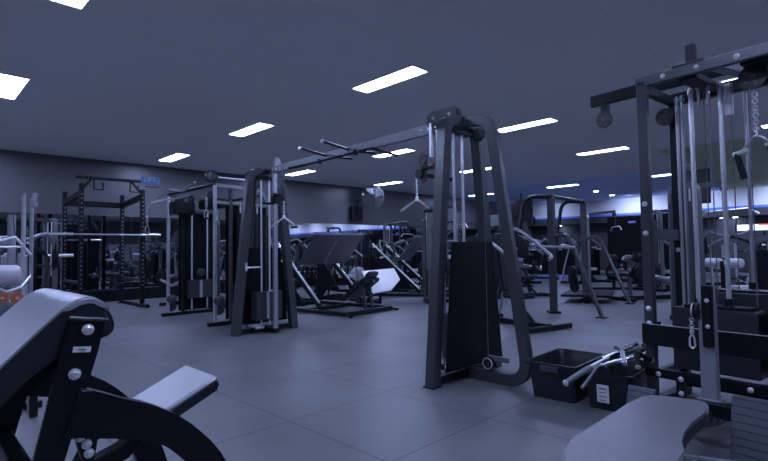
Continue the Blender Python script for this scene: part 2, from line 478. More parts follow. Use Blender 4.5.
# ================================================================ preacher curl bench (near left)
def preacher():
    t = thing('preacher_curl_bench', 'black preacher curl bench with sloping grey arm pad filling the lower left corner', 'weight bench', (0, 0, 0))
    YN, YF = 1.75, 2.39
    prof = [(-.02, .66), (.10, .775), (.212, .882), (.304, .976), (.36, 1.03), (.38, 1.046), (.403, 1.058), (.428, 1.063), (.450, 1.060), (.472, 1.046), (.490, 1.024), (.502, 1.0), (.509, .975), (.507, .955), (.494, .940), (.468, .932), (.43, .93), (.40, .945), (.37, .935), (.27, .835), (.14, .70), (.04, .60)]
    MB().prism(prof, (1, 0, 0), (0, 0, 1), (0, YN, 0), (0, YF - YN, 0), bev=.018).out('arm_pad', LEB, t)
    tp = prof[:11]
    nn = []
    for i, (x, z) in enumerate(tp):
        a, b = tp[max(0, i - 1)], tp[min(len(tp) - 1, i + 1)]
        d = Vector((b[0] - a[0], b[1] - a[1])).normalized(); nn.append((-d.y, d.x))
    shell = [(x + n[0] * .006, z + n[1] * .006) for (x, z), n in zip(tp, nn)] + [(x - n[0] * .008, z - n[1] * .008) for (x, z), n in reversed(list(zip(tp, nn)))]
    MB().prism(shell, (1, 0, 0), (0, 0, 1), (0, YN + .004, 0), (0, YF - YN - .008, 0), bev=.006).out('pad_cover', LEP, t, 'pale grey upholstered top, sheen painted in')
    MB().prism([(x * .98 + .01, z - .028) for x, z in [(.0, .64), (.3, .93), (.40, .955), (.40, .93), (.3, .83), (.05, .585)]], (1, 0, 0), (0, 0, 1), (0, YN + .05, 0), (0, YF - YN - .1, 0)).out('pad_backing', DRK, t)
    for k, y in enumerate((YN - .03, YF + .01)):
        pl = MB().prism([(.375, 1.015), (.472, .998), (.452, .91), (.352, .55), (.215, .0), (.125, .0), (.285, .60)], (1, 0, 0), (0, 0, 1), (0, y, 0), (0, .022, 0), bev=.003)
        pl.out('upright_plate', BLK, t)
        MB().bar([(.37, y - .004, 1.012), (.475, y - .004, .996)], .012, .012).out('plate_lip', GRY, t)
        lg = MB().prism([(.40, .80), (.436, .787), (.522, .743), (.580, .718), (.631, .690), (.685, .655), (.734, .613), (.775, .570), (.807, .534), (.842, .485), (.872, .429), (.905, .36), (.93, .30), (.955, .22), (.97, .15), (.985, .0),
                         (.87, 0), (.86, .10), (.845, .19), (.82, .27), (.795, .34), (.78, .375), (.752, .44), (.73, .475), (.70, .52), (.66, .56), (.616, .583), (.553, .606), (.49, .628), (.43, .645), (.36, .66)],
                        (1, 0, 0), (0, 0, 1), (-.035 * k, y - .02, 0), (0, .05, 0), bev=.008)
        lg.out('side_leg', BLK, t)
        MB().bar([(.94, y, .018), (1.03, y, .018)], .06, .035).out('foot_cap', RUB, t)
    b = MB()
    for x, z in ((.421, .972), (.387, .843)): bolt(b, (x, YN - .03, z), (0, -1, 0), .013, .014)
    b.out('bolt', CHR, t)
    MB().box((.405, YN - .0335, .914), (.048, .003, .017), RY(.12), bev=.0005).out('size_label', PAP, t, 'small white sticker')
    MB().box((.405, YN - .0358, .914), (.02, .002, .004), RY(.12), bev=0).out('sticker_print', PRN, t)
    # seat and its bracket
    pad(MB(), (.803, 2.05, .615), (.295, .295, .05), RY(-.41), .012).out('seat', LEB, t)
    pad(MB(), (.795, 2.05, .637), (.30, .30, .022), RY(-.41), .008).out('seat_cover', LEP, t, 'pale grey seat top, sheen painted in')
    MB().bar([(.42, 2.05, .40), (.62, 2.05, .46), (.76, 2.05, .565)], .06, .06, up=(0, 1, 0)).out('seat_bracket', BLK, t)
    MB().bar([(.46, YN + .1, .58), (.40, YN + .1, .46)], .03, .07, up=(0, 1, 0)).bar([(.30, YN, .50), (.30, YF, .50)], .06, .06).out('cross_member', BLK, t)
    f = lambda u, v: on_y(u, v, YN - .03)
    bb = MB()
    for u, v in ((80, 437), (86.5, 444), (89, 453)): bolt(bb, f(u, v), (0, -1, 0), .011, .012)
    bb.out('adjuster_bolt', CHR, t)
    pp = [f(u, v) for u, v in ((74, 434), (84, 429), (112, 414), (118, 424), (97, 440), (93, 470), (84, 466))]
    MB().prism([(p.x, p.z) for p in pp], (1, 0, 0), (0, 0, 1), (0, YN - .03, 0), (0, .03, 0), bev=.002).out('adjuster_plate', BLK, t)
    MB().bar([(.17, YN, .03), (.17, YF, .03)], .07, .06).bar([(.17, 2.05, .03), (.98, 2.05, .03)], .06, .06).bar([(.98, YN, .03), (.98, YF, .03)], .06, .05).out('floor_frame', BLK, t)
    MB().cyl((.36, YN + .1, .87), (.395, YN - .0, .88), .012).out('pin', STL, t)
    return t
preacher()

# ================================================================ cable crossover
def crossover():
    t = thing('cable_crossover', 'tall two-tower cable crossover joined by a long overhead beam', 'cable machine', (0, 0, 0))
    for (cx, cy, s, near) in ((3.85, 2.8, 1, True), (4.0, 6.6, -1, False)):
        P = lambda x, y, z: (cx + x, cy + y * s, z)
        # arch: two legs leaning together under a rounded top
        MB().bar([P(-.50, 0, 0), P(-.25, 0, 2.42), P(.25, 0, 2.42), P(.50, 0, 0)], .10 if near else .12, .10, fil=.16, up=(0, 1, 0)).out('tower_arch', GRY, t)
        MB().bar([P(-.47, 0, .05), P(.47, 0, .05)], .08, .07).out('base_bar', BLK, t)
        # outer stay, curved at the floor
        MB().bar([P(0, 0, .045), P(0, -.66, .045), P(0, -.33, 2.40), P(0, 0, 2.42)], .10, .07, fil=.2, up=(1, 0, 0)).out('outer_stay', GRY, t)
        MB().prism([(-.45, .13), (.45, .13), (.32, 1.27), (-.32, 1.27)], (1, 0, 0), (0, 0, 1), P(0, -.10, 0), (0, -.02 * s, 0), bev=.004).out('stack_shroud', DRK, t)
        MB().bar([P(-.40, -.095, .15), P(-.285, -.095, 1.27)], .014, .014).out('shroud_edge', BLK, t)
        st = MB().box(P(0, .03, .40), (.44, .16, .42), bev=.003).out('weight_stack', STACK, t)
        MB().box(P(-.03, .113, .41), (.05, .006, .40), bev=.001).out('number_strip', STL, st)
        MB().cyl(P(-.02, .12, .62), P(.04, .17, .63), .012).lathe(P(.02, .16, .63), (0, s, 0), [(0, .016), (.02, .022), (.04, .016)]).out('selector_pin', CHR, st)
        for q in (-.09, .05):
            MB().cyl(P(q, .03, .10), P(q, .03, 2.36), .0135).out('guide_rod', CHR, t)
        MB().box(P(0, .03, 2.33), (.34, .09, .04)).out('rod_bracket', BLK, t)
        # rail and carriage on the inner side
        MB().bar([P(0, .27, .02), P(0, .27, 2.46)], .062, .05, up=(0, 1, 0)).out('adjustment_rail', STL, t)
        hl = MB()
        for k in range(22): hl.cyl(P(-.033, .27, .3 + k * .09), P(.033, .27, .3 + k * .09), .009, 8)
        hl.out('rail_hole', DRK, t)
        MB().bar([P(0, 0, 2.43), P(0, .30, 2.43)], .07, .06).bar([P(0, 0, .05), P(0, .30, .05)], .07, .06).out('rail_bracket', BLK, t)
        zc = 2.02
        car = MB().box(P(0, .27, zc - .02), (.09, .085, .16), bev=.006).bar([P(-.20, .27, zc - .1), P(.20, .27, zc - .1)], .035, .035).bar([P(0, .27, zc + .02), P(0, .50 if near else .43, zc + .02)], .05, .03).out('carriage', BLK, t)
        MB().prism([(-.05, -.13), (.03, -.15), (.06, .10), (.02, .17), (-.05, .14)], (0, s, 0), (0, 0, 1), P(.015, .50 if near else .43, zc + .02), (.012, 0, 0), bev=.003).out('pulley_plate', GRY, car)
        MB().lathe(P(-.05, .30, zc + .03), (-1, 0, 0), [(0, .014), (.03, .02), (.045, .014)], 10).out('pop_pin', RED, car, 'small orange knob')
        pulley(t, P(0, .54 if near else .46, zc - .03), (1, 0, 0), .05)
        pulley(t, P(0, -.20, 2.27), (1, 0, 0), .062)
        pulley(t, P(0, -.25, .16), (1, 0, 0), .062, 'small wheel with chrome rim at the foot')
        MB().torus(P(-.02, -.25, .16), (1, 0, 0), .048, .006).out('wheel_rim', CHR, t)
        MB().tube([P(0, .54 if near else .46, zc - .0), P(0, .30, 2.30), P(0, .03, 2.30), P(0, .03, .6)], .0035, n=6).tube([P(0, .32, .1), P(0, .32, zc)], .0035, n=6).tube([P(.0, -.25, .2), P(0, -.24, 2.27)], .0035, n=6).out('cable', CAB, t)
        if near:
            for q in (-.07, .07): MB().lathe(P(-.30 + q * 0 + (q > 0) * .12, -.02, .125), (0, 0, 1), [(0, .03), (.03, .03), (.04, .018), (.05, .03), (.07, .028)], 12).out('rubber_buffer', CHR, t)
            MB().box(P(.20, -.13, .16), (.03, .42, .05), bev=.004).out('foot_bracket', LGR, t)
            MB().box(P(-.5, 0, .006), (.13, .12, .012)).out('foot_pad', RUB, t)
        else:
            MB().cyl(P(-.36, .06, .98), P(-.20, .2, .985), .013).box(P(-.36, .06, .99), (.03, .03, .12)).out('side_handle', CHR, t)
            MB().box(P(-.2, .05, .12), (.2, .1, .03)).lathe(P(-.25, .12, .09), (1, 0, 0), [(0, .02), (.14, .02)]).out('foot_bracket', STL, t)
    # overhead beam between the rails
    A = V((3.85, 3.02, 2.43)); B = V((4.0, 6.40, 2.43))
    MB().bar([A, B], .06, .10).out('overhead_beam', LGR, t)
    bb = MB()
    for f in (.02, .05, .08, .92, .95, .98):
        p = A.lerp(B, f); bolt(bb, (p.x - .03, p.y, p.z + .0), (-1, 0, 0), .012, .012)
    bb.out('beam_bolt', CHR, t)
    MB().prism([(-.17, -.03), (.17, -.03), (.20, .02), (.19, .08), (.14, .115), (-.14, .115), (-.19, .08), (-.20, .02)], (0, 1, 0), (0, 0, 1), (3.80, 3.0, 2.475), (.07, 0, 0), bev=.008).out('pulley_housing', BLK, t)
    b2 = MB(); bolt(b2, (3.80, 2.9, 2.52), (-1, 0, 0), .013); bolt(b2, (3.80, 3.1, 2.52), (-1, 0, 0), .013); b2.out('housing_bolt', CHR, t)
    MB().bar([(3.80, 3.13, 2.47), (3.80, 3.13, 2.13)], .04, .03, up=(0, 1, 0)).out('rail_sleeve', CHR, t)
    MB().prism([(-.05, -.08), (.05, -.08), (.06, .04), (.03, .10), (-.03, .11), (-.06, .05)], (1, 0, 0), (0, 0, 1), (4.0, 6.24, 2.50), (0, .07, 0), bev=.008).out('rail_cap', LGR, t)
    # pull-up grips on the beam
    for f in (.44, .58):
        p = A.lerp(B, f)
        MB().cyl((p.x + .02, p.y, p.z + .0), (p.x - .42, p.y, p.z + .05), .017).out('pull_up_grip', BLK, t)
        MB().lathe((p.x - .42, p.y, p.z + .05), (-1, 0, .1), [(0, .022), (.02, .022)], 12).out('grip_cap', CHR, t)
        MB().cyl((p.x + .02, p.y, p.z), (p.x + .42, p.y, p.z + .02), .017).out('pull_up_grip', BLK, t)
    p1, p2 = A.lerp(B, .70), A.lerp(B, .30)
    MB().tube([(p1.x - .28, p1.y + .10, p1.z - .12), (p1.x - .06, p1.y, p1.z - .06), (p2.x - .06, p2.y, p2.z - .06), (p2.x + .25, p2.y - .1, p2.z - .12)], .016, fil=.05).out('wide_pull_up_bar', BLK, t)
    b3 = MB()
    for f in (.40, .62): p = A.lerp(B, f); b3.box((p.x - .03, p.y, p.z - .05), (.05, .04, .06))
    b3.out('bar_clamp', BLK, t)
    return t
crossover()
v_handle((3.85, 3.38, 1.94), -.8, 'chrome V handle hanging on a chain beside the near crossover tower', .20, .24)
v_handle((4.0, 6.09, 1.94), -.8, 'chrome V handle hanging in front of the far crossover tower', .22, .30)

# ================================================================ multi station (near right)
MO = V((4.02, 1.227, 0)); MR = math.radians(-96.63)      # local x runs along the front to the right, local y runs away
ML = Matrix.Translation(MO) @ Matrix.Rotation(MR, 4, 'Z')
def multi():
    t = thing('multi_station', 'large black multi station cable machine with weight stacks at the right edge', 'cable machine', MO, MR)
    z1 = 2.45
    fp = MB()
    MB().bar([(0, 0, 0), (0, 0, z1)], .07, .055, up=(0, 1, 0)).out('front_post', GRY, t)
    MB().bar([(0.0, .58, 0), (0.0, .58, z1)], .07, .07, up=(0, 1, 0)).out('rear_post', BLK, t)
    MB().bar([(1.7, 0, 0), (1.7, 0, z1)], .07, .055, up=(0, 1, 0)).out('front_post', GRY, t)
    MB().bar([(1.7, .58, 0), (1.7, .58, z1)], .07, .07, up=(0, 1, 0)).out('rear_post', BLK, t)
    MB().bar([(-.035, 0, z1 + .0), (1.74, 0, z1)], .055, .075).out('top_front_beam', MGR, t)
    MB().bar([(-.035, .58, z1 - .03), (1.74, .58, z1 - .03)], .07, .09).out('top_rear_beam', BLK, t)
    MB().bar([(0, .03, z1 - .05), (0, .58, z1 - .05)], .05, .07).bar([(.72, .03, z1 - .03), (.72, .58, z1 - .03)], .20, .05).bar([(.30, .03, z1 - .03), (.30, .58, z1 - .03)], .12, .05).bar([(1.7, .03, z1 - .03), (1.7, .58, z1 - .03)], .05, .07).out('top_cross_bar', BLK, t)
    MB().bar([(.46, .05, z1 + .01), (.62, .52, z1 - .02)], .08, .06).out('silver_cross_piece', LGR, t, 'pale grey angled bracket')
    MB().bar([(-.035, .3, 1.29), (.035, .3, 1.29)], .56, .085).out('side_tie', MGR, t)
    MB().box((.32, .02, z1 + .045), (.20, .10, .02)).box((.32, .06, z1 + .12), (.06, .06, .16)).out('top_bracket', GRY, t)
    # arm reaching out to the left with a hanging pulley
    MB().bar([(-.73, .60, 2.585), (.45, .60, 2.585)], .06, .10).out('side_arm', BLK, t)
    MB().bar([(-.60, .60, 2.54), (-.60, .60, 2.40)], .07, .05, up=(0, 1, 0)).out('arm_drop', BLK, t)
    pulley(t, (-.60, .57, 2.385), (0, 1, 0), .075, 'round pulley below the end of the arm')
    # bolts
    b = MB()
    for x in (.16, .38, .62, .90): bolt(b, (x, -.0275, z1), (0, -1, 0), .014, .012)
    for z in (1.3, 1.52, .74, .63): bolt(b, (0, -.0275, z), (0, -1, 0), .015, .014)
    for z in (1.31, 1.17): bolt(b, (0.0, .545, z), (0, -1, 0), .014, .012)
    b.out('frame_bolt', CHR, t)
    # guide rods, stacks
    for x, y, m, lab in ((.205, .35, CHR, 0), (.402, .35, CHR, 0), (.047, .50, STL, 0), (.085, .50, STL, 0), (.488, .60, STL, 0), (.80, .35, CHR, 0), (1.0, .35, CHR, 0)):
        MB().cyl((x, y, .25), (x, y, z1 - .03), .016 if m is CHR else .012).out('guide_rod', m, t)
        MB().lathe((x, y, z1 - .08), (0, 0, 1), [(0, .022), (.03, .022)], 10).out('rod_collar', STL, t)
    for x, y, z in ((.12, .42, 1), (.30, .33, 1), (.345, .31, 1), (.41, .55, 1), (.56, .40, 1)):
        MB().cyl((x, y, .70), (x, y, z1 - .06), .004, 6).out('cable', CAB, t)
    for x0, x1, y, zt in ((.05, .60, .35, .73), (.66, 1.12, .35, .76), (1.18, 1.6, .35, .72)):
        st = MB().box(((x0 + x1) / 2, y, (.27 + zt) / 2), (x1 - x0, .20, zt - .27), bev=.003).out('weight_stack', STACK, t)
        MB().box(((x0 + x1) / 2 + .02, y, zt + .012), ((x1 - x0) * .78, .16, .028), bev=.003).out('top_plate', BLK, st)
    st = MB().box((.42, .62, .56), (.62, .20, .56), bev=.003).out('weight_stack', STACK, t, 'rear weight stack standing higher')
    MB().box((.42, .62, .85), (.50, .16, .02), bev=.003).out('top_plate', BLK, st)
    for x, y, z in ((.402, .35, .76), (.488, .60, .87), (.205, .35, .75)):
        MB().cyl((x, y, z), (x, y, z + .05), .032, 12).out('stack_bushing', RUB, t)
    MB().bar([(.30, .33, .74), (.30, .33, .89)], .05, .03, up=(0, 1, 0)).lathe((.30, .33, .74), (0, 0, 1), [(0, .04), (.015, .04), (.02, .02)]).out('stack_stem', STL, t)
    # curved guard plate across the stacks
    MB().bar([(.03, .10, .555), (-.03, .08, .555), (-.055, .02, .555), (-.03, -.06, .555), (.05, -.075, .555), (1.75, -.075, .555)], .022, .15, fil=.03, up=(0, 0, 1)).out('guard_plate', BLK, t)
    MB().bar([(.02, -.088, .633), (1.75, -.088, .633)], .006, .006).out('guard_edge', CHR, t)
    # base rails
    MB().bar([(-.04, 0.0, .27), (1.75, 0.0, .27)], .06, .065).bar([(0, .0, .04), (0, .62, .04)], .07, .06).bar([(-.03, .58, .10), (1.75, .58, .10)], .06, .06).bar([(0.0, .0, .245), (.0, .58, .245)], .05, .05).bar([(1.7, .0, .04), (1.7, .62, .04)], .07, .06).out('base_frame', BLK, t)
    MB().bar([(.20, -.02, .26), (.20, -.02, .0)], .05, .05, up=(0, 1, 0)).out('short_leg', BLK, t)
    b = MB()
    for x, z in ((.06, .27), (.21, .26), (.21, .16), (.62, .27), (.85, .27)): bolt(b, (x, -.045, z), (0, -1, 0), .014, .012)
    b.out('base_bolt', CHR, t)
    # low row column, pulley and chain
    MB().bar([(.49, -.33, .10), (.49, -.33, .86)], .09, .06, up=(0, 1, 0)).out('row_column', LGR, t, 'pale grey column')
    MB().box((.505, -.37, .76), (.055, .05, .38), bev=.004).out('column_bracket', BLK, t)
    b = MB()
    for z in (.86, .70): bolt(b, (.51, -.395, z), (0, -1, 0), .010, .01)
    b.out('bracket_bolt', CHR, t)
    pulley(t, (.445, -.37, .79), (1, 0, 0), .05, 'silver edged row pulley')
    MB().torus((.43, -.37, .79), (1, 0, 0), .043, .008).out('pulley_rim', CHR, t)
    MB().box((.49, -.33, .235), (.13, .10, .02)).out('column_foot', LGR, t)
    MB().bar([(.62, -1.25, .33), (.50, -.33, .12), (.49, .05, .10)], .07, .07).bar([(.74, -1.85, .35), (.76, -1.9, .02)], .06, .06, up=(0, 1, 0)).out('row_beam', BLK, t)
    MB().bar([(.48, -1.9, .03), (1.05, -1.9, .03)], .07, .05).out('row_foot', BLK, t)
    MB().bar([(.15, -.34, .16), (.86, -.34, .16)], .05, .05).out('foot_plate_axle', BLK, t)
    MB().box((.19, -.62, .22), (.17, .02, .17), RX(-.3), bev=.008).out('foot_plate', TREAD, t)
    MB().box((.90, -.78, .235), (.34, .025, .34), RX(-.22), bev=.012).out('foot_plate', TREAD, t)
    MB().tube([(.56, -1.1, .12), (.64, -.98, .10), (.80, -.90, .10)], .012, fil=.03).tube([(.56, -1.06, .12), (.70, -1.02, .08)], .012).out('pivot_link', STL, t)
    MB().bar([(.66, -.9, .30), (.45, -.5, .16)], .05, .05).bar([(.52, -.6, .26), (.9, -.6, .26)], .06, .07).out('plate_link', BLK, t)
    # long waisted seat pad
    inv = ML.inverted()
    pts = [inv @ on_z(u, v, .44) for u, v in ((641, 396), (650, 394.5), (675, 397), (700, 400), (708, 402.5), (709, 407), (703, 414), (692, 422), (684, 432), (682, 441), (684, 450), (682, 459), (672, 470),
           (655, 482), (625, 492), (590, 490), (570, 478), (562, 463), (563, 450), (571, 437), (590, 427), (610, 415), (628, 403))]
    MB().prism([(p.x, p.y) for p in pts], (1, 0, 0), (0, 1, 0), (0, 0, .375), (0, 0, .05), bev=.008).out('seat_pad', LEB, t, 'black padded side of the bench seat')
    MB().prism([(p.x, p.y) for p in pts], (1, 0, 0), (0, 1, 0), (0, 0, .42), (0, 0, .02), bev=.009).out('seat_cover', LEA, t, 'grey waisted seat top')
    MB().bar([(.64, -1.22, .355), (.76, -1.95, .355)], .16, .03).out('seat_board', BLK, t)
    # big pulleys under the roof
    pulley(t, (.645, .20, 2.35), (0, 1, 0), .085, 'large pulley under the top beam')
    pulley(t, (-.02, .44, 2.26), (0, 1, 0), .07)
    pulley(t, (.93, .25, 2.32), (0, 1, 0), .08)
    b = MB()
    b.bar([(.27, .30, 2.42), (.28, .30, 2.26)], .02, .02, up=(0, 1, 0)).bar([(.34, .30, 2.42), (.33, .30, 2.25)], .02, .02, up=(0, 1, 0)).torus((.345, .30, 2.30), (1, .3, 0), .04, .008).bar([(.44, .4, 2.4), (.44, .4, 2.16)], .05, .04, up=(0, 1, 0)).out('pulley_hanger', STL, t)
    return t
multi()
def chain_clip():
    t = thing('snap_hook', 'chrome snap hook on a short chain hanging from the row pulley', 'snap hook', ML @ V((.43, -.42, .745)), MR)
    m = MB()
    for k in range(5): m.torus((0, 0, -.01 - k * .018), (1, 0, 0) if k % 2 else (0, 1, 0), .012, .0032, 8)
    m.out('chain', CHR, t)
    MB().tube([(0, 0, -.10), (-.014, 0, -.12), (-.016, 0, -.17), (0, 0, -.19), (.016, 0, -.17), (.012, 0, -.12), (0, 0, -.10)], .0055, fil=.008).lathe((0, 0, -.075), (0, 0, -1), [(0, .009), (.02, .012), (.03, .007)], 10).out('hook', CHR, t)
    return t
chain_clip()
def rope_grips():
    t = thing('hanging_grip_handles', 'pair of black and silver grips hanging on a chain inside the multi station', 'cable attachment', ML @ V((.645, .22, 2.30)), MR)
    m = MB()
    for k in range(14): m.torus((0, 0, -.02 - k * .024), (1, 0, 0) if k % 2 else (0, 1, 0), .016, .004, 8)
    m.out('chain', CHR, t)
    MB().tube([(-.10, 0, -.47), (-.02, 0, -.36), (.02, 0, -.36), (.09, 0, -.43)], .01, fil=.03).out('yoke', STL, t)
    for x, z in ((-.09, -.48), (.10, -.44)):
        MB().cyl((x - .03, 0, z + .02), (x + .01, 0, z - .16), .021).out('grip', RUB, t)
        MB().cyl((x - .05, 0, z + .01), (x + .04, 0, z + .035), .020).out('grip_ring', CHR, t)
    return t
rope_grips()

# ================================================================ storage bins and bar attachments
def bin_(loc, rz, lx, ly, h, label, sticker=False):
    t = thing('storage_bin', label, 'bin', loc, rz, 'black plastic storage bins')
    m = MB(); bm = m.bm
    def ring(x, y, z, r=.04):
        o = []
        for cx, cy, a0 in ((x - r, y - r, 0), (-x + r, y - r, PI / 2), (-x + r, -y + r, PI), (x - r, -y + r, 1.5 * PI)):
            for k in range(5):
                a = a0 + k * PI / 8
                o.append(bm.verts.new((cx + r * math.cos(a), cy + r * math.sin(a), z)))
        return o
    X, Y = lx / 2, ly / 2
    rs = [ring(X * .84, Y * .82, 0), ring(X * .93, Y * .92, h * .86), ring(X * .93, Y * .92, h * .9), ring(X, Y, h * .9), ring(X, Y, h), ring(X * .955, Y * .93, h), ring(X * .90, Y * .88, h * .88), ring(X * .81, Y * .79, .012)]
    for A, B in zip(rs, rs[1:]):
        n = len(A)
        for k in range(n): bm.faces.new((A[k], A[(k + 1) % n], B[(k + 1) % n], B[k]))
    bm.faces.new(rs[0][::-1]); bm.faces.new(rs[-1])
    m.out('tub', PLA, t)
    if sticker:
        MB().box((-X * .925 - .006, .03, h * .45), (.003, .085, .13), RY(-.06), bev=.0005).out('paper_label', PAP, t, 'white printed paper label')
        p = MB()
        for k in range(4): p.box((-X * .925 - .009, .03, h * .58 - k * .028), (.002, .06 - .012 * (k % 2), .012 if k == 0 else .006), RY(-.06), bev=0)
        p.out('label_text', PRN, t)
        MB().prism([(-.055, 0), (.055, 0), (.045, .07), (.015, .10), (-.015, .10), (-.045, .07)], (0, 1, 0), (0, 0, 1), (-X - .006, .0, h * .84), (.012, 0, 0), bev=.003).out('clip_handle', PLA, t)
    else:
        for q in (-1, 1):
            MB().box((q * (X + .004), 0, h * .86), (.016, .15, .045), bev=.004).out('handle', GRY, t)
    return t
bin_((3.985, 1.875, 0), .03, .66, .43, .29, 'empty black plastic bin on the floor beside the crossover tower')
bin_((4.0, 1.455, 0), .05, .64, .36, .28, 'black plastic bin with white label, full of chrome and rubber bars', True)
BG = 'cable bar attachments piled in the bin'
def attach(pts, r, label, grip, m=POL, gm=RUB, gr=.019):
    pts = [V(p) for p in pts]
    o0 = pts[0].lerp(pts[-1], .5)
    t = thing('cable_bar', label, 'cable attachment', o0, 0, BG)
    L = [p - o0 for p in pts]
    MB().tube(L, r, fil=.05).out('bar', m, t)
    for i, j in grip:
        a, b = L[i], L[j]
        MB().cyl(a.lerp(b, .0), a.lerp(b, .92), gr).out('grip', gm, t)
        MB().lathe(a, a - b, [(0, gr * 1.15), (.008, gr * 1.1), (.012, gr * .7)], 12).out('end_cap', CHR, t)
    return t
attach([on_z(566, 383, .25), on_z(592, 366, .335), (4.16, 1.50, .36), (4.34, 1.45, .34)], .013, 'curved bar with long grey rubber grip poking out over the bin front', [(0, 1)], STL, MGR, .021)
attach([on_z(582, 388, .20), on_z(597, 367, .33), (3.98, 1.38, .355)], .014, 'chrome bar with black foot hanging over the bin edge', [], POL)
attach([(3.66, 1.43, .345), (3.95, 1.30, .375), (4.20, 1.32, .37)], .016, 'thick chrome bar lying on top of the pile', [], POL)
attach([(3.76, 1.33, .35), (3.96, 1.42, .40), (4.22, 1.56, .37)], .018, 'chrome bar crossing the middle of the pile', [], POL)
attach([(3.88, 1.28, .33), (4.08, 1.36, .37), (4.25, 1.33, .40)], .014, 'steel bar with black grip at the right of the pile', [(2, 1)], STL)
attach([(3.78, 1.25, .34), (3.90, 1.30, .42), (3.98, 1.22, .36)], .012, 'bent V bar with dark grips resting near the post', [(0, 1), (2, 1)], STL, RUB, .017)
attach([(4.0, 1.55, .32), (4.22, 1.35, .40)], .018, 'short straight bar with dark grip at the back of the pile', [(0, 1)], STL, MGR, .022)

attach([(4.02, 1.52, .335), (4.22, 1.50, .37), (4.30, 1.42, .41)], .02, 'thick chrome tube standing highest at the back of the pile', [], POL)
attach([(3.86, 1.53, .345), (4.12, 1.40, .415)], .013, 'thin chrome rod lying across the long bars', [], POL)
attach([(4.12, 1.30, .33), (4.24, 1.36, .42), (4.33, 1.31, .38)], .02, 'dark rubber covered bar leaning against the station post', [], RUB)
# ================================================================ twin pulley station
def twin():
    t = thing('twin_pulley_station', 'black twin pulley station with chrome poles and round knobs by the mirror wall', 'cable machine', (0, 0, 0))
    for y, near in ((9.73, 0), (7.76, 1)):
        x0 = 3.75
        MB().cyl((x0, y, .05), (x0, y, 2.33), .033, 16).out('chrome_pole', STL, t)
        MB().bar([(x0 - .12, y, .03), (x0 + 1.05, y, .03)], .08, .06).out('base_foot', BLK, t)
        hs = MB()
        for k in range(16): hs.cyl((x0 - .034, y, .3 + k * .11), (x0 + .034, y, .3 + k * .11), .008, 8)
        hs.out('pole_hole', DRK, t)
        MB().bar([(x0, y, 2.33), (x0 + .85, y, 2.30), (x0 + 1.02, y, 2.05), (x0 + 1.02, y, .05)], .06, .06, fil=.16, up=(0, 1, 0)).bar([(x0, y, 2.05), (x0 + 1.0, y, 2.03)], .05, .05).out('upper_frame', LGR if near else GRY, t)
        MB().bar([(x0 + .28, y, .05), (x0 + .28, y, 2.3)], .05, .06, up=(0, 1, 0)).out('inner_upright', GRY if near else BLK, t)
        MB().box((x0 + .64, y + .10, 1.05), (.80, .03, 1.95), bev=.006).out('rear_shroud', DRK, t)
        if near:
            MB().box((x0 + .46, y - .06, .98), (.22, .05, 1.80), bev=.012).out('shroud_panel', BLK, t)
            MB().box((x0 + .80, y - .06, .98), (.34, .05, 1.80), bev=.02).out('shroud_panel', BLK, t)
        for q in (.46, .78):
            MB().cyl((x0 + q, y - .01, .1), (x0 + q, y - .01, 2.05), .016, 10).out('guide_rod', CHR, t)
        st = MB().box((x0 + .62, y - .01, .49), (.52, .14, .36), bev=.003).out('weight_stack', STACK, t)
        MB().box((x0 + .62, y - .085, .49), (.06, .005, .34), bev=0).out('number_strip', STL, st)
        MB().lathe((x0 + .60, y - .08, .82), (0, -1, 0), [(0, .02), (.01, .075), (.05, .08), (.07, .06)], 18).out('round_weight', GRY, t)
        for dy, z in ((-.09, .33), (.06, .17)) if near == 0 else ((-.05, .42), (.05, .26)):
            MB().lathe((x0 + .08 + dy * .4, y + dy, z), (-.6, -.8, 0), [(0, .03), (.01, .085), (.05, .09), (.07, .06), (.075, .01)], 18).out('round_knob', GRY, t)
    # top rails, knobs and pulleys
    MB().tube([(3.75, 7.76, 2.35), (3.75, 9.73, 2.35)], .03).tube([(4.55, 7.76, 2.2), (4.55, 9.73, 2.2)], .03).out('top_rail', BLK, t)
    MB().tube([(3.62, 9.9, 2.30), (3.60, 9.3, 2.40), (3.68, 8.9, 2.33), (3.60, 8.2, 2.42)], .018, fil=.06).tube([(3.45, 10.0, 2.0), (3.5, 9.9, 2.2), (3.9, 9.1, 2.28)], .016).out('multi_grip_bar', STL, t)
    MB().cyl((3.68, 7.72, 2.46), (4.45, 7.72, 2.46), .013).out('knob_bar', STL, t)
    for x, z in ((3.68, 2.46), (4.45, 2.44), (4.40, 2.17)):
        MB().lathe((x, 7.73, z), (-.5, -.85, 0), [(0, .03), (.01, .10), (.05, .105), (.08, .07), (.085, .01)], 18).out('round_knob', GRY, t)
    MB().box((3.95, 9.6, 2.08), (.40, .35, .25), bev=.02).box((4.3, 9.0, 2.14), (.3, .6, .18), bev=.02).out('pulley_box', BLK, t)
    for y in (9.5, 8.9, 8.1): pulley(t, (3.84, y, 2.2), (1, .4, 0), .07)
    return t
twin()
def stirrup(loc, label, rz=.6, s=.09):
    t = thing('stirrup_handle', label, 'cable attachment', loc, rz, 'small stirrup handles')
    m = MB()
    for k in range(5): m.torus((0, 0, -.02 - k * .035), (1, 0, 0) if k % 2 else (0, 1, 0), .022, .005, 8)
    m.out('chain', CHR, t)
    MB().tube([(-s * .6, 0, -.20 - s * 1.6), (-s * .6, 0, -.24), (0, 0, -.19), (s * .6, 0, -.24), (s * .6, 0, -.20 - s * 1.6)], .008, fil=.02).out('stirrup', CHR, t)
    MB().cyl((-s * .65, 0, -.20 - s * 1.6), (s * .65, 0, -.20 - s * 1.6), .016).out('grip', RUB, t)
    return t
stirrup((4.4, 9.0, 2.05), 'chrome stirrup handle hanging inside the twin pulley station')
stirrup((3.62, 7.80, 2.12), 'chrome stirrup handle hanging beside the near pole of the twin pulley station')
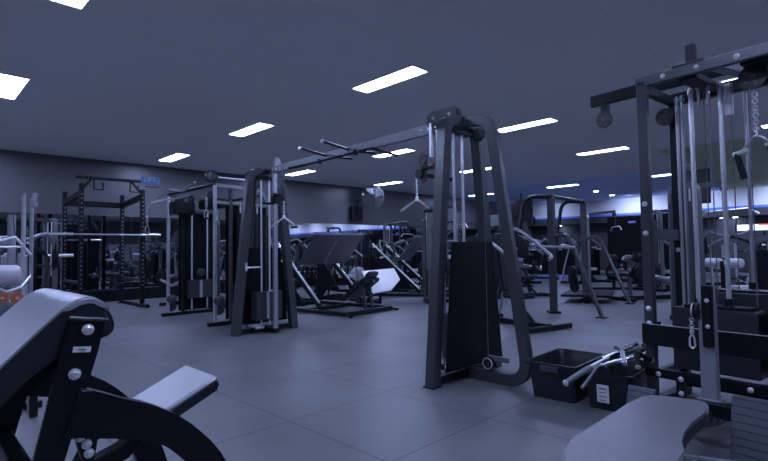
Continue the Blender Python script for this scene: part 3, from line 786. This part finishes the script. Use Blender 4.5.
stirrup((3.45, 10.0, 1.95), 'chrome stirrup handle hanging left of the twin pulley station')

# ================================================================ power rack with barbell
def rack():
    t = thing('power_rack', 'tall black power rack standing in front of the wall mirror', 'power rack', (0, 0, 0))
    X0, X1, Y0, Y1 = 2.76, 3.99, 11.87, 13.3
    for x, y, z in ((X0, Y0, 2.72), (X1, Y0, 2.68), (X0, Y1, 2.68), (X1, Y1, 2.68)):
        MB().bar([(x, y, 0), (x, y, z)], .085, .085, up=(0, 1, 0)).out('upright', BLK, t)
        h = MB()
        for k in range(22): h.cyl((x, y - .045, .5 + k * .095), (x, y - .0425 , .5 + k * .095), .016, 8)
        h.out('pin_hole', LGR, t)
        MB().box((x, y, .012), (.16, .18, .024)).out('foot_plate', BLK, t)
        if y == Y0:
            MB().box((x, y - .065, 1.55), (.07, .06, .14)).out('bar_hook', BLK, t)
    MB().bar([(X0, Y1, 2.42), (X1, Y1, 2.42)], .09, .14).out('rear_top_beam', BLK, t)
    for x in (X0, X1):
        MB().bar([(x, Y0, 2.52), (x, Y1, 2.42)], .09, .12).out('side_top_beam', BLK, t)
        MB().bar([(x, Y0 - .35, .04), (x, Y1, .04)], .09, .08).out('floor_beam', BLK, t)
        MB().bar([(x, Y0, .62), (x, Y1, .62)], .05, .06).out('safety_bar', GRY, t)
    MB().cyl((X0 - .1, Y0 + .05, 2.87), (X1 + .06, Y0 + .05, 2.87), .035).out('pull_up_bar', GRY, t)
    m = MB()
    for x in (X0 + .25, X1 - .25): m.bar([(x, Y0 + .05, 2.86), (x, Y0 + .05, 2.62), (x + .18, Y0 + .05, 2.62), (x + .18, Y0 + .05, 2.78)], .03, .03, up=(0, 1, 0))
    m.bar([(X1, Y0, 2.58), (X1 - .22, Y0 + .05, 2.84)], .05, .03, up=(0, 1, 0)).bar([(X0, Y0, 2.58), (X0 + .2, Y0 + .05, 2.84)], .05, .03, up=(0, 1, 0))
    m.out('pull_up_bracket', BLK, t)
    s = MB().box((4.15, Y0 - .05, 2.90 - .0), (.42, .02, .17), bev=.004).out('blue_sign', BLU, t, 'small blue name board with white letters')
    f = bpy.data.curves.new('sign_lettering', 'FONT'); f.body = 'LIFT'; f.size = .15; f.extrude = .003; f.align_x = 'CENTER'; f.align_y = 'CENTER'
    fo = bpy.data.objects.new('sign_lettering', f); C.objects.link(fo); fo.parent = s
    fo.location = (4.13, Y0 - .064, 2.915); fo.rotation_euler = (PI / 2, 0, 0)
    bpy.context.view_layer.update()
    me = bpy.data.meshes.new_from_object(fo); lo = bpy.data.objects.new('lettering', me); C.objects.link(lo)
    lo.parent = s; lo.location = fo.location; lo.rotation_euler = fo.rotation_euler; me.materials.clear(); me.materials.append(WHT)
    bpy.data.objects.remove(fo)
    MB().bar([(X1 + .04, Y0, 2.76), (X1 + .34, Y0 - .03, 2.76)], .02, .02).out('sign_bracket', BLK, t)
    return t
rack()
def barbell(loc, rz, label, group='barbells', plates=0):
    t = thing('barbell', label, 'barbell', loc, rz, group)
    MB().cyl((-1.1, 0, 0), (1.1, 0, 0), .014, 12).out('shaft', CHR, t)
    for q in (-1, 1):
        MB().lathe((q * .66, 0, 0), (q, 0, 0), [(0, .036), (.015, .036), (.016, .025), (.44, .025)], 14).out('sleeve', CHR, t)
        for k in range(plates): plate('weight_plate', t, (q * (.70 + k * .05), 0, 0), (1, 0, 0))
    return t
barbell((3.25, 11.87 - .10, 1.64), 0, 'bare chrome barbell resting across the hooks of the power rack')

# ================================================================ left edge cable station with red plates
def left_station():
    t = thing('pulldown_station', 'chrome framed pulldown station with a pale roll pad at the left edge', 'cable machine', (0, 0, 0))
    q = on_y(24, 260, 4.6); r = on_y(33, 260, 4.6)
    a = on_y(24, 193, 4.6); b = on_y(34, 193, 4.6)
    MB().cyl((a.x, 4.6, 0), (a.x, 4.6, a.z), .015).out('chrome_post', CHR, t)
    MB().cyl((b.x, 4.6, 1.62), (b.x + .01, 4.6, b.z), .020).cyl((b.x - .012, 4.6, 0), (b.x - .012, 4.6, 1.64), .014).lathe((b.x, 4.6, 1.62), (0, 0, -1), [(0, .028), (.04, .028)]).out('chrome_tube', STL, t)
    c = on_y(12, 215, 4.5)
    MB().cyl((c.x, 4.5, .9), (c.x, 4.5, c.z), .025).out('rear_post', STL, t)
    p0, p1 = on_y(-14, 276, 4.45), on_y(20, 276, 4.45)
    ax_ = (p1 - p0).normalized()
    rr = MB().lathe(p0, (1, 0, 0), [(0, .03), (0, .055), (.02, .072), (p1.x - p0.x - .02, .072), (p1.x - p0.x, .055), (p1.x - p0.x, .03)], 20)
    rr.out('roll_pad', LWH, t, 'pale grey roll pad')
    MB().bar([(p0.x - .05, 4.5, .62), (p1.x + .12, 4.5, .62)], .05, .06).bar([(p0.x, 4.5, .62), (p0.x, 4.5, .0)], .05, .05, up=(0, 1, 0)).bar([(p1.x + .1, 4.5, .62), (p1.x + .1, 4.5, .0)], .05, .05, up=(0, 1, 0)).out('lower_frame', BLK, t)
    m = MB()
    z0 = on_y(10, 300, 4.4)
    m.box((z0.x - .05, 4.5, z0.z - .02), (.26, .03, .22)).out('back_panel', LGR, t, 'light grey panel')
    g0, g1 = on_y(8, 303, 4.4), on_y(24, 303, 4.4)
    MB().cyl((g0.x, 4.4, g0.z), (g1.x, 4.4, g1.z), .03).out('lower_roll', STL, t)
    MB().bar([(c.x, 4.5, .62), (c.x, 4.75, .3), (c.x, 4.75, 0)], .06, .06, up=(1, 0, 0)).bar([(c.x - .3, 4.75, .03), (q.x + .15, 4.75, .03)], .07, .05).out('base', BLK, t)
    return t
left_station()
pa = on_y(2, 298, 4.30); pb = on_y(17, 298, 4.30)
for k, (p, lab) in enumerate(((pa, 'red round weight plate under the roll pad, left one'), (pb, 'red round weight plate under the roll pad, right one'))):
    o = thing('weight_plate', lab, 'weight plate', p, 0, 'red weight plates')
    plate('disc', o, (0, 0, 0), (0, 1, 0), .038, .02, RED)
    MB().cyl((0, -.02, 0), (0, .065, 0), .010).out('hub', CHR, o)
def edge_v():
    c = on_y(15, 237, 4.3)
    t = thing('v_bar', 'wide chrome V bar hanging at the left edge', 'cable attachment', c, 0)
    f = lambda u, v: on_y(u, v, 4.3) - c
    MB().tube([f(-8, 243), f(15, 237), f(31, 255)], .010, fil=.01).out('arm', CHR, t)
    MB().cyl(f(-8, 247), f(23, 247), .008).out('cross_rod', CHR, t)
    MB().cyl(f(15, 237), f(13, 213), .004).out('cable', CAB, t)
    MB().tube([f(31, 276), f(22, 287), f(6, 292), f(-4, 287)], .009, fil=.02).out('lower_arm', CHR, t)
edge_v()

# ================================================================ leg press
def leg_press(loc, rz, label, group=None, full=True):
    """local y runs from the user's head (-) to the foot plate (+), x across"""
    t = thing('leg_press', label, 'leg press', loc, rz, group)
    for x in (-.62, .62):
        MB().bar([(x, -1.05, .05), (x, 1.1, .05)], .07, .07).out('floor_rail', BLK, t)
        MB().bar([(x, -.35, .12), (x, .95, 1.30)], .07, .09, up=(1, 0, 0)).out('slide_rail', BLK, t)
        MB().cyl((x, -.30, .22), (x, .92, 1.38), .022).out('slide_rod', CHR, t)
        MB().bar([(x, .95, 1.30), (x, 1.1, .05)], .07, .07, up=(1, 0, 0)).out('rear_strut', BLK, t)
        MB().prism([(.15, .12), (1.05, .12), (1.05, 1.22)], (0, 1, 0), (0, 0, 1), (x * .95 - .01, 0, 0), (.02, 0, 0)).out('side_cover', DRK, t)
        MB().cyl((x * .85, .62, 1.02), (x * 1.5, .62, 1.02), .024).out('plate_horn', CHR, t)
        MB().cyl((x * .85, .85, 1.30), (x * 1.3, .85, 1.30), .024).out('plate_horn', CHR, t)
        MB().bar([(x * .98, .30, .82), (x * .98, .35, 1.30), (x * .98, -.22, 1.53)], .05, .05, fil=.08, up=(1, 0, 0)).out('sled_arm', GRY, t)
        MB().bar([(x, -1.05, .05), (x * 1.12, -1.2, .02)], .07, .035).out('foot', BLK, t)
    MB().bar([(-.62, -1.05, .05), (.62, -1.05, .05)], .08, .08).bar([(-.62, 1.1, .05), (.62, 1.1, .05)], .08, .08).bar([(-.62, .1, .05), (.62, .1, .05)], .07, .07).out('cross_rail', BLK, t)
    # foot plate in two halves, leaning
    a = RX(math.radians(40))
    for x in (-.355, .355):
        MB().box((x, -.02, 1.24), (.68, .03, .78), a, bev=.01).out('foot_plate', TREADY, t)
        MB().bar([(x, -.20, 1.53), (x, .28, .97)], .05, .04, up=(1, 0, 0)).out('plate_brace', BLK, t)
    MB().bar([(-.70, -.25, 1.55), (.70, -.25, 1.55)], .05, .05).out('sled_top', LGR, t)
    # seat and back pad
    MB().box((0, -.42, .30), (.46, .34, .08), RX(-.15), bev=.03).out('seat', LEB, t)
    MB().box((0, -.80, .46), (.48, .74, .09), RX(-.60), bev=.03).out('back_pad', LEB, t)
    MB().box((0, -1.10, .74), (.28, .17, .09), RX(-.60), bev=.03).out('head_rest', LEB, t)
    MB().bar([(0, -.3, .22), (0, -1.15, .62)], .07, .05, up=(1, 0, 0)).bar([(-.1, -1.02, .08), (-.1, -.95, .55)], .05, .05, up=(1, 0, 0)).bar([(.1, -1.02, .08), (.1, -.95, .55)], .05, .05, up=(1, 0, 0)).out('seat_frame', GRY, t)
    for x in (-.34, .34): MB().tube([(x, -.25, .30), (x, -.30, .52), (x, -.45, .54)], .018, fil=.06).out('hand_grip', RUB, t)
    MB().prism([(-.3, -.08), (.3, -.08), (0, .15)][::-1], (1, 0, 0), (0, .95, .3), (-.15, -.15, .36), (0, -.01, .012)).out('shin_guard', LGR, t, 'pale triangular guard')
    return t
leg_press((6.35, 7.95, 0), .10, 'large black leg press with ribbed two piece foot plate behind the crossover')
leg_press((9.9, 8.9, 0), .5, 'second leg press half hidden behind the near crossover tower')
# white hexagonal plate on its own stand
def hex_plate():
    t = thing('footplate_machine', 'white six-sided plate on a dark stand just behind the leg press', 'exercise machine', (0, 0, 0))
    Y = 7.95
    c = on_y(380, 281, Y)
    nrm = V((-.35, -.45, .82)).normalized()
    def hit(u, v):
        d = ray(u, v); return CAM + d * ((c - CAM).dot(nrm) / d.dot(nrm)) - c
    e1, e2 = frame(nrm)
    pts = [hit(u, v) for u, v in ((362, 271), (394, 268), (400, 279), (391, 290), (373, 293), (368, 283))]
    MB().prism([(p.dot(e1), p.dot(e2)) for p in pts], e1, e2, c, -nrm * .03, bev=.004).out('hexagonal_plate', WHT, t)
    c = c - V((0, 0, .03)) + V((.05, .1, 0))
    MB().bar([(c.x, Y + .05, c.z), (c.x, Y + .45, .05)], .07, .06, up=(1, 0, 0)).bar([(c.x - .35, Y + .45, .03), (c.x + .35, Y + .45, .03)], .07, .06).bar([(c.x, Y + .05, .03), (c.x, Y + 1.1, .03)], .07, .06).bar([(c.x, Y + .05, c.z - .1), (c.x, Y + .05, .03)], .05, .05, up=(0, 1, 0)).out('stand', BLK, t)
hex_plate()

# ================================================================ arched dip frame (right middle)
def dip_frame():
    t = thing('chin_dip_station', 'dark chin and dip station with two arched uprights and slanting front legs', 'exercise machine', (0, 0, 0))
    U1, U2 = V((8.0, 4.42, 0)), V((9.05, 4.55, 0))
    U1 = on_z(554, 313); U2 = on_z(586, 300)
    b_ = (V((1, 1, 0))).normalized(); l_ = V((-1, 1, 0)).normalized()
    for U, zt in ((U1, 2.15), (U2, 2.25)):
        a = V((U.x, U.y, 0)); top = a + V((0, 0, zt))
        MB().bar([a, top], .09, .12, up=(0, 1, 0)).out('upright', GRY, t)
        MB().tube([top, top + l_ * .48 + V((0, 0, .02)), top + l_ * .66 - V((0, 0, 1.0)), top + l_ * .62 - V((0, 0, 1.15))], .04, fil=.25).out('arched_tube', BLK, t)
        MB().box(a + V((0, 0, .02)), (.2, .2, .04), .78).out('base_plate', BLK, t)
    MB().tube([V((U1.x, U1.y, 2.16)), V((U2.x, U2.y, 2.26))], .04).out('top_tube', BLK, t)
    for f, U in (((602, 318), U1), ((630, 304), U2)):
        g = on_z(*f); top = V((U.x, U.y, 0)) + (g - U) * .35 + V((0, 0, 1.46))
        MB().tube([V((U.x, U.y, 1.40)), top, g + V((0, 0, .02))], .038, fil=.2).out('slanting_leg', GRY, t)
        MB().box(g + V((0, 0, .01)), (.16, .16, .02)).out('foot', RUB, t)
    a, b = on_z(571, 312), on_z(622, 300)
    c, d = on_z(560, 303), on_z(600, 294)
    m = MB()
    P = [a, b, d + V((.4, .2, 0)), c + V((.1, .1, 0))]
    ctr = sum(P, V((0, 0, 0))) / 4
    m.box((ctr.x, ctr.y, .16), (1.3, 1.0, .05), .3).out('step_platform', DRK, t)
    MB().box((ctr.x, ctr.y, .07), (1.1, .1, .14), .3).out('platform_beam', BLK, t)
    # dip grips curving towards the left
    g1 = V((U1.x, U1.y, 1.22))
    MB().tube([g1 + V((.2, -.1, .03)), g1 + V((-.1, -.5, -.02)), g1 + V((-.45, -.1, .0)), g1 + V((-.6, .1, .05))], .03, fil=.12).out('dip_handle', LGR, t)
    MB().tube([g1 + V((-.1, .2, .1)), g1 + V((-.5, .4, .2))], .03).out('dip_handle', LGR, t)
    MB().box(g1 + V((-.35, .5, .05)), (.10, .40, .45), .8, bev=.03).out('back_pad', LEB, t)
    pulley(t, g1 + V((-.3, .2, .5)), (1, -1, 0), .08)
    # loaded plates
    for k in range(3): plate('weight_plate', t, V((U1.x, U1.y, .75 - .14 * k)) + V((.35 + .05 * k, -.2, 0)), (1, -.4, 0), .11)
    return t
dip_frame()

# ================================================================ generic strength machines for the middle and far ground
def seated_press(loc, rz, label, padm=LEB, group=None, plates=2):
    t = thing('seated_press_machine', label, 'exercise machine', loc, rz, group)
    MB().bar([(-.45, -.7, .04), (.45, -.7, .04)], .08, .07).bar([(-.45, .7, .04), (.45, .7, .04)], .08, .07).bar([(0, -.7, .05), (0, .75, .05)], .08, .08).out('base_frame', BLK, t)
    MB().bar([(0, .55, .05), (0, .30, 1.45)], .09, .10, up=(1, 0, 0)).out('main_upright', GRY, t)
    MB().bar([(0, -.25, .08), (0, -.15, .42)], .07, .07, up=(1, 0, 0)).bar([(0, -.4, .08), (0, -.02, .42)], .05, .05, up=(1, 0, 0)).out('seat_post', BLK, t)
    MB().box((0, -.12, .47), (.38, .42, .09), bev=.035).out('seat', padm, t)
    MB().box((0, .16, .88), (.32, .10, .74), RX(-.18), bev=.035).out('back_rest', padm, t)
    for s in (-1, 1):
        MB().tube([(s * .10, .38, 1.42), (s * .42, .30, 1.55), (s * .50, -.05, 1.30), (s * .46, -.42, 1.05), (s * .28, -.46, 1.03)], .028, fil=.12).out('press_arm', LGR, t)
        MB().cyl((s * .46, -.42, 1.05), (s * .25, -.46, 1.03), .026).out('hand_grip', RUB, t)
        MB().cyl((s * .42, .34, 1.2), (s * .75, .34, 1.2), .024).out('plate_horn', CHR, t)
        for k in range(plates): plate('weight_plate', t, (s * (.50 + .045 * k), .34, 1.2), (1, 0, 0), .22 - .03 * k)
        MB().tube([(0, .38, 1.42), (s * .3, .36, 1.3), (s * .42, .34, 1.2), (s * .42, .6, .5), (s * .40, .7, .05)], .026, fil=.1).out('side_brace', LGR if s > 0 else BLK, t)
    return t
def pulldown(loc, rz, label, padm=LWH, group=None, h=2.15, shroud=GRY):
    t = thing('lat_pulldown_machine', label, 'exercise machine', loc, rz, group)
    MB().bar([(-.34, .55, .04), (.34, .55, .04)], .08, .07).bar([(0, -.8, .04), (0, .6, .04)], .08, .07).bar([(-.3, -.8, .04), (.3, -.8, .04)], .08, .07).out('base_frame', BLK, t)
    MB().bar([(-.28, .55, .05), (-.26, .55, h), (.26, .55, h), (.28, .55, .05)], .07, .08, fil=.15, up=(0, 1, 0)).out('stack_frame', MGR, t)
    MB().box((0, .62, h * .48), (.46, .03, h * .8), bev=.01).out('stack_shroud', shroud, t)
    st = MB().box((0, .54, .45), (.28, .12, .6), bev=.003).out('weight_stack', STACK, t)
    for x in (-.1, .1): MB().cyl((x, .54, .1), (x, .54, h - .05), .012, 8).out('guide_rod', CHR, t)
    MB().bar([(0, .55, h - .02), (0, -.25, h + .05)], .07, .08).out('top_arm', GRY, t)
    MB().bar([(0, -.15, .05), (0, -.15, .95)], .07, .07, up=(1, 0, 0)).out('seat_post', BLK, t)
    MB().box((0, -.45, .50), (.34, .42, .09), bev=.035).out('seat', padm, t)
    for s in (-1, 1): MB().lathe((s * .06, -.15, .92), (s, 0, 0), [(0, .05), (.01, .075), (.24, .075), (.25, .05)], 16).out('thigh_roll', padm, t)
    pulley(t, (0, -.22, h - .04), (1, 0, 0), .06)
    MB().cyl((0, -.25, h - .06), (0, -.25, h - .35), .004, 6).out('cable', CAB, t)
    MB().tube([(-.55, -.25, h - .48), (-.38, -.25, h - .38), (.38, -.25, h - .38), (.55, -.25, h - .48)], .014, fil=.04).out('lat_bar', CHR, t)
    return t
def bike(loc, rz, label, group=None):
    t = thing('exercise_bike', label, 'exercise bike', loc, rz, group)
    MB().bar([(-.3, -.5, .05), (.3, -.5, .05)], .06, .05).bar([(-.3, .55, .05), (.3, .55, .05)], .06, .05).bar([(0, -.5, .06), (0, .55, .06)], .07, .07).bar([(0, -.25, .08), (0, -.32, .85)], .06, .06, up=(1, 0, 0)).bar([(0, .3, .08), (0, .42, 1.05)], .06, .06, up=(1, 0, 0)).out('frame', GRY, t)
    MB().lathe((-.03, .30, .38), (1, 0, 0), [(0, .1), (0, .24), (.01, .26), (.05, .26), (.06, .24), (.06, .1)], 24).out('flywheel', STL, t)
    MB().box((0, -.33, .9), (.20, .28, .07), bev=.03).out('saddle', LEB, t)
    MB().tube([(-.22, .25, 1.12), (-.2, .45, 1.08), (.2, .45, 1.08), (.22, .25, 1.12)], .018, fil=.06).out('handlebar', RUB, t)
    MB().box((0, .5, 1.2), (.24, .04, .18), RX(.4), bev=.01).out('console', PLA, t)
    MB().lathe((-.06, .0, .35), (1, 0, 0), [(0, .07), (.12, .07)], 16).bar([(-.1, 0, .35), (-.1, .1, .2)], .02, .03, up=(1, 0, 0)).bar([(.1, 0, .35), (.1, -.1, .5)], .02, .03, up=(1, 0, 0)).box((-.15, .1, .2), (.1, .08, .03)).box((.15, -.1, .5), (.1, .08, .03)).out('crank', BLK, t)
    return t
def incline(loc, rz, label, padm=LEB, group=None):
    t = thing('chest_row_machine', label, 'exercise machine', loc, rz, group)
    MB().bar([(-.4, -.9, .04), (.4, -.9, .04)], .08, .07).bar([(-.4, .9, .04), (.4, .9, .04)], .08, .07).bar([(0, -.9, .05), (0, .9, .05)], .09, .09).out('base_frame', BLK, t)
    MB().bar([(0, -.85, .08), (0, .85, .95)], .08, .09, up=(1, 0, 0)).bar([(0, .7, .08), (0, .7, .88)], .07, .07, up=(1, 0, 0)).out('incline_beam', MGR, t)
    MB().box((0, .35, .80), (.32, .85, .08), RX(.475), bev=.03).out('chest_pad', padm, t)
    MB().box((0, -.75, .22), (.6, .35, .03), RX(.4), bev=.005).out('foot_tread', TREAD, t)
    for s in (-1, 1):
        MB().tube([(s * .1, .8, .7), (s * .5, .75, .62), (s * .55, .2, .5), (s * .5, -.1, .62)], .028, fil=.1).out('row_arm', STL, t)
        plate('weight_plate', t, (s * .42, .78, .64), (1, 0, 0), .22)
        plate('weight_plate', t, (s * .48, .78, .64), (1, 0, 0), .18)
    MB().lathe((-.35, .95, .60), (1, 0, 0), [(0, .05), (.01, .06), (.69, .06), (.70, .05)], 14).out('roll_pad', padm, t)
    return t

seated_press((6.92, 4.1, 0), -.22, 'black seated press machine with leaning back pad right of the near crossover tower', LEB, None, 1)
incline((17.6, 6.0, 0), 2.3, 'low incline row machine with a long dark bench behind the dip station')
incline((12.3, 3.6, 0), 1.0, 'plate loaded row machine just left of the multi station post')
pulldown((9.3, 1.85, 0), 1.0, 'lat pulldown machine with pale pads seen between the multi station rods', LWH)
pulldown((14.9, 3.85, 0), .8, 'pulldown machine with a tall grey arched frame beside the multi station post', LWH)
pulldown((8.0, .75, 0), 1.4, 'machine with dark round roll pads at the right edge behind the rods', LEB, None, 1.28, BLK)
pulldown((14.2, 5.4, 0), .6, 'distant pulldown machine behind the arched dip station', LGR if 0 else LEB)
seated_press((11.0, 6.3, 0), .9, 'plate loaded press seen through the near crossover tower', LEB, None, 2)
seated_press((9.3, 11.1, 0), .4, 'plate loaded press with pale back rest behind the leg press', LWH, None, 2)
seated_press((11.3, 10.9, 0), -.5, 'dark plate loaded press below the round wall fan', LEB, None, 2)
pulldown((12.8, 12.0, 0), .3, 'pulldown machine with pale pads near the mirror under the round fan', LWH)
incline((14.6, 8.2, 0), 1.9, 'row machine with plates behind the white six-sided plate')
bike((8.2, 12.7, 0), 2.5, 'exercise bike by the mirror above the leg press foot plate')
bike((12.2, 7.3, 0), 2.2, 'exercise bike seen behind the near crossover tower')
pulldown((15.5, 10.9, 0), .5, 'distant pulldown machine just left of the near crossover tower', LWH)
pulldown((16.3, 12.6, 0), .2, 'farthest pulldown machine near the mirror', LEB, None, 2.3)
seated_press((16.6, 7.0, 0), 1.2, 'distant press machine behind the seated press', LWH)
incline((17.6, 3.4, 0), .7, 'distant row machine behind the slanting legs of the dip station', LEB)
seated_press((14.4, 2.6, 0), 1.9, 'distant press machine seen left of the multi station side tie', LWH)
seated_press((13.6, .9, 0), 2.4, 'distant press machine with pale pads seen between the right rods', LWH)
bike((19.2, 5.3, 0), .9, 'distant exercise bike under the white far wall')
seated_press((5.9, 12.0, 0), .2, 'dark plate loaded press in front of the mirror behind the twin pulley station', LEB)
# machines that show mostly in the mirror
seated_press((1.3, 9.3, 0), 2.9, 'press machine with pale back rest seen through the power rack', LWH)
incline((4.9, 10.9, 0), .2, 'low row machine between the power rack and the twin pulley station', LEB)
pulldown((1.9, 13.0, 0), -1.4, 'tall pulldown machine left of the power rack by the mirror', LEB, None, 2.0)
for k, (x, y, f, lab) in enumerate(((7.0, 10.4, 0, 'dark press machine with silver arms in the gap left of the leg press'),
        (9.0, 6.9, 1, 'dark pulldown machine standing directly behind the shroud of the near crossover tower'),
        (12.6, 9.9, 2, 'dark row machine half hidden by the left leg of the near crossover tower'),
        (7.4, -4.6, 1, 'dark pulldown machine seen only as a reflection in the long mirror, under its brightest stretch'),
        (17.8, 9.4, 0, 'farthest press machine, small and dark, between the near crossover tower and the dip station'),
        (9.2, -1.3, 2, 'dark row machine seen only as a reflection, above the leg press in the mirror'),
        (3.2, -2.2, 0, 'dark press machine seen only as a reflection behind the power rack'),
        (12.0, -2.4, 1, 'dark pulldown machine seen only as a reflection below the round wall fan'),
        (5.9, -1.6, 0, 'dark press machine seen only as a reflection beside the twin pulley station'))):
    [seated_press, pulldown, incline][f]((x, y, 0), k * .9, lab, LEB)
pulldown((14.5, 11.4, 0), -.6, 'pulldown machine with pale pads left of the near crossover tower foot', LWH, None, 1.9)
bike((11.9, 12.9, 0), .8, 'exercise bike against the mirror right of the dumbbell rack')
bike((12.7, 2.05, 0), 2.9, 'exercise bike seen just inside the left post of the multi station')
seated_press((15.7, 4.35, 0), .3, 'far press machine with pale seat between the slanting legs and the multi station post', LWH)
# ---- dumbbell rack by the mirror
def dumbbell_rack(x, y, n, lab, dlab):
    t = thing('dumbbell_rack', lab, 'dumbbell rack', (x, y, 0), 0)
    W = n * .19
    for s in (-1, 1):
        MB().bar([(s * W / 2, .25, 0), (s * W / 2, .12, .95)], .06, .06, up=(1, 0, 0)).bar([(s * W / 2, -.3, .03), (s * W / 2, .3, .03)], .06, .06).out('side_frame', BLK, t)
    for z, yy in ((.45, -.08), (.82, .06)):
        MB().box((0, yy, z), (W, .32, .03), RX(.25), bev=.004).out('shelf', BLK, t)
        for k in range(n):
            d = copy_tree(DB) if DB['used'] else DB
            DB['used'] = 1
            r = random.uniform(-.04, .04)
            d.location = (x - W / 2 + .095 + k * .19, y + yy, z + .085); d.rotation_euler = (.25, 0, r)
            tag(d, dlab[0 if z < .6 else 1], None, dlab[2])
DB = thing('dumbbell', '', 'dumbbell')
DB['used'] = 0
MB().cyl((0, -.07, 0), (0, .07, 0), .016).out('handle', CHR, DB)
for s in (-1, 1): MB().lathe((0, s * .065, 0), (0, s, 0), [(0, .055), (.008, .062), (.065, .062), (.075, .05)], 14).out('head', RUB, DB)
dumbbell_rack(1.0, 13.55, 8, 'two tier dumbbell rack against the mirror left of the power rack', ('black dumbbell on the lower shelf of the left rack', 'black dumbbell on the upper shelf of the left rack', 'dumbbells left of the power rack'))
dumbbell_rack(10.2, 13.5, 11, 'two tier dumbbell rack against the mirror behind the leg press', ('black dumbbell on the lower shelf behind the leg press', 'black dumbbell on the upper shelf behind the leg press', 'dumbbells behind the leg press'))

# ================================================================ wall fan, televisions, far fittings
def wall_fan():
    Y = 13.3
    c = on_y(373, 197, Y)
    t = thing('wall_fan', 'large round caged fan mounted high on the left wall', 'fan', c)
    R = 11.0 * (c.x + Y) * .707 / FOC
    a = V((-.6, -.8, 0)).normalized(); sd, u = frame(a)
    m = MB().torus((0, 0, 0), a, R, .02, 36).torus((0, 0, 0) , a, R * .25, .01, 20)
    for k in range(3): m.torus(a * (.05 - .012 * k), a, R * (.45 + .18 * k), .006, 30)
    for k in range(40):
        an = 2 * PI * k / 40; d = sd * math.cos(an) + u * math.sin(an)
        m.cyl(d * R * .2 + a * .06, d * R, .005, 5)
    m.out('cage', GRY, t)
    b = MB()
    for k in range(5):
        an = 2 * PI * k / 5; d = sd * math.cos(an) + u * math.sin(an); e = a.cross(d)
        b.prism([(R * .15, -.03), (R * .9, -.16), (R * .9, .16), (R * .15, .06)], d, e + a * .3, -a * .02, a * .01)
    b.out('blade', GRY, t)
    MB().lathe(-a * .22, a, [(0, .09), (.02, .12), (.2, .12), (.26, .06)], 16).out('motor', BLK, t)
    MB().bar([-a * .15, V((-.25, .55, -.1)), V((-.25, .62, -.75))], .06, .06, up=(1, 0, 0)).box((-.25, .66, -.6), (.55, .12, .55), bev=.01).out('wall_bracket', BLK, t)
    MB().lathe((-.42, .1, .08), a, [(0, .05), (.05, .05)], 12).out('silver_cap', WHT, t)
wall_fan()
def tv(x, u0, v0, u1, v1, label):
    a, b = on_x(u0, v0, x), on_x(u1, v1, x)
    c = (a + b) / 2; W = abs(a.y - b.y); Hh = abs(a.z - b.z)
    t = thing('television', label, 'television', c)
    MB().box((0, 0, 0), (.07, W, Hh), bev=.01).out('casing', BLK, t)
    MB().box((-.037, 0, .01), (.006, W - .06, Hh - .08), bev=.001).out('screen', PLA, t)
    MB().bar([(.05, 0, 0), (.05, 0, H - c.z)], .05, .05, up=(0, 1, 0)).out('ceiling_mount', BLK, t)
tv(15.0, 676, 172, 711, 203, 'black television hanging from the ceiling behind the multi station rods')
tv(19.5, 509, 201, 533, 221, 'black television hanging beside the near crossover tower')
sg = thing('lit_board', 'bright white board with a red mark at the far right edge', 'sign', on_x(764, 227, 22.0))
MB().box((0, 0, 0), (.06, 1.7, .28), bev=.01).out('housing', BLK, sg)
MB().box((-.035, 0, 0), (.01, 1.6, .22), bev=0).out('lit_face', SCR, sg)
MB().box((-.043, 0, .09), (.008, .3, .05), bev=0).out('red_mark', SCRR, sg)
MB().bar([(.02, 0, -.1), (.02, 0, -sg.location.z)], .06, .06, up=(0, 1, 0)).out('stand', BLK, sg)
bs = thing('blue_sign', 'small blue lit sign on the dark far partition', 'sign', on_x(632, 222, 21.93))
MB().box((0, 0, 0), (.05, .30, .10), bev=.01).out('housing', BLK, bs)
MB().box((-.03, 0, 0), (.01, .28, .09), bev=0).out('lit_face', BEX, bs)
pa_, pb_ = on_x(616, 215, 22.2), on_x(655, 215, 22.2)
MB_ = MB().box((22.2, (pa_.y + pb_.y) / 2 - .6, 1.25), (.5, abs(pa_.y - pb_.y) + 1.8, 2.5), bev=.02).out('locker_cabinet', DRK)
tag(MB_, 'tall dark cabinet block under the white far wall', 'cabinet')
sh = thing('reception_desk', 'dark counter with a pale lit top edge in front of the far wall', 'desk', (21.5, 10.2, 0))
MB().box((0, 0, .55), (.6, 3.2, 1.1), bev=.02).out('counter', DRK, sh)
MB().box((0, 0, 1.13), (.7, 3.3, .05), bev=.01).out('counter_top', WHT, sh)
# red and white drinks dispenser seen through the tower
vd = thing('info_post', 'tall post with a white header and an orange mark seen through the near crossover tower', 'sign', on_x(497, 235, 12.0))
vd.location.z = 0
MB().bar([(0, 0, 0), (0, 0, 2.0)], .08, .08, up=(0, 1, 0)).box((0, 0, .02), (.4, .4, .04)).out('post', BLK, vd)
MB().box((0, 0, 2.0), (.1, .35, .3), bev=.01).out('header_panel', LGR, vd)
MB().box((0, 0, 1.55), (.1, .30, .09), bev=.03).out('orange_mark', RED, vd)
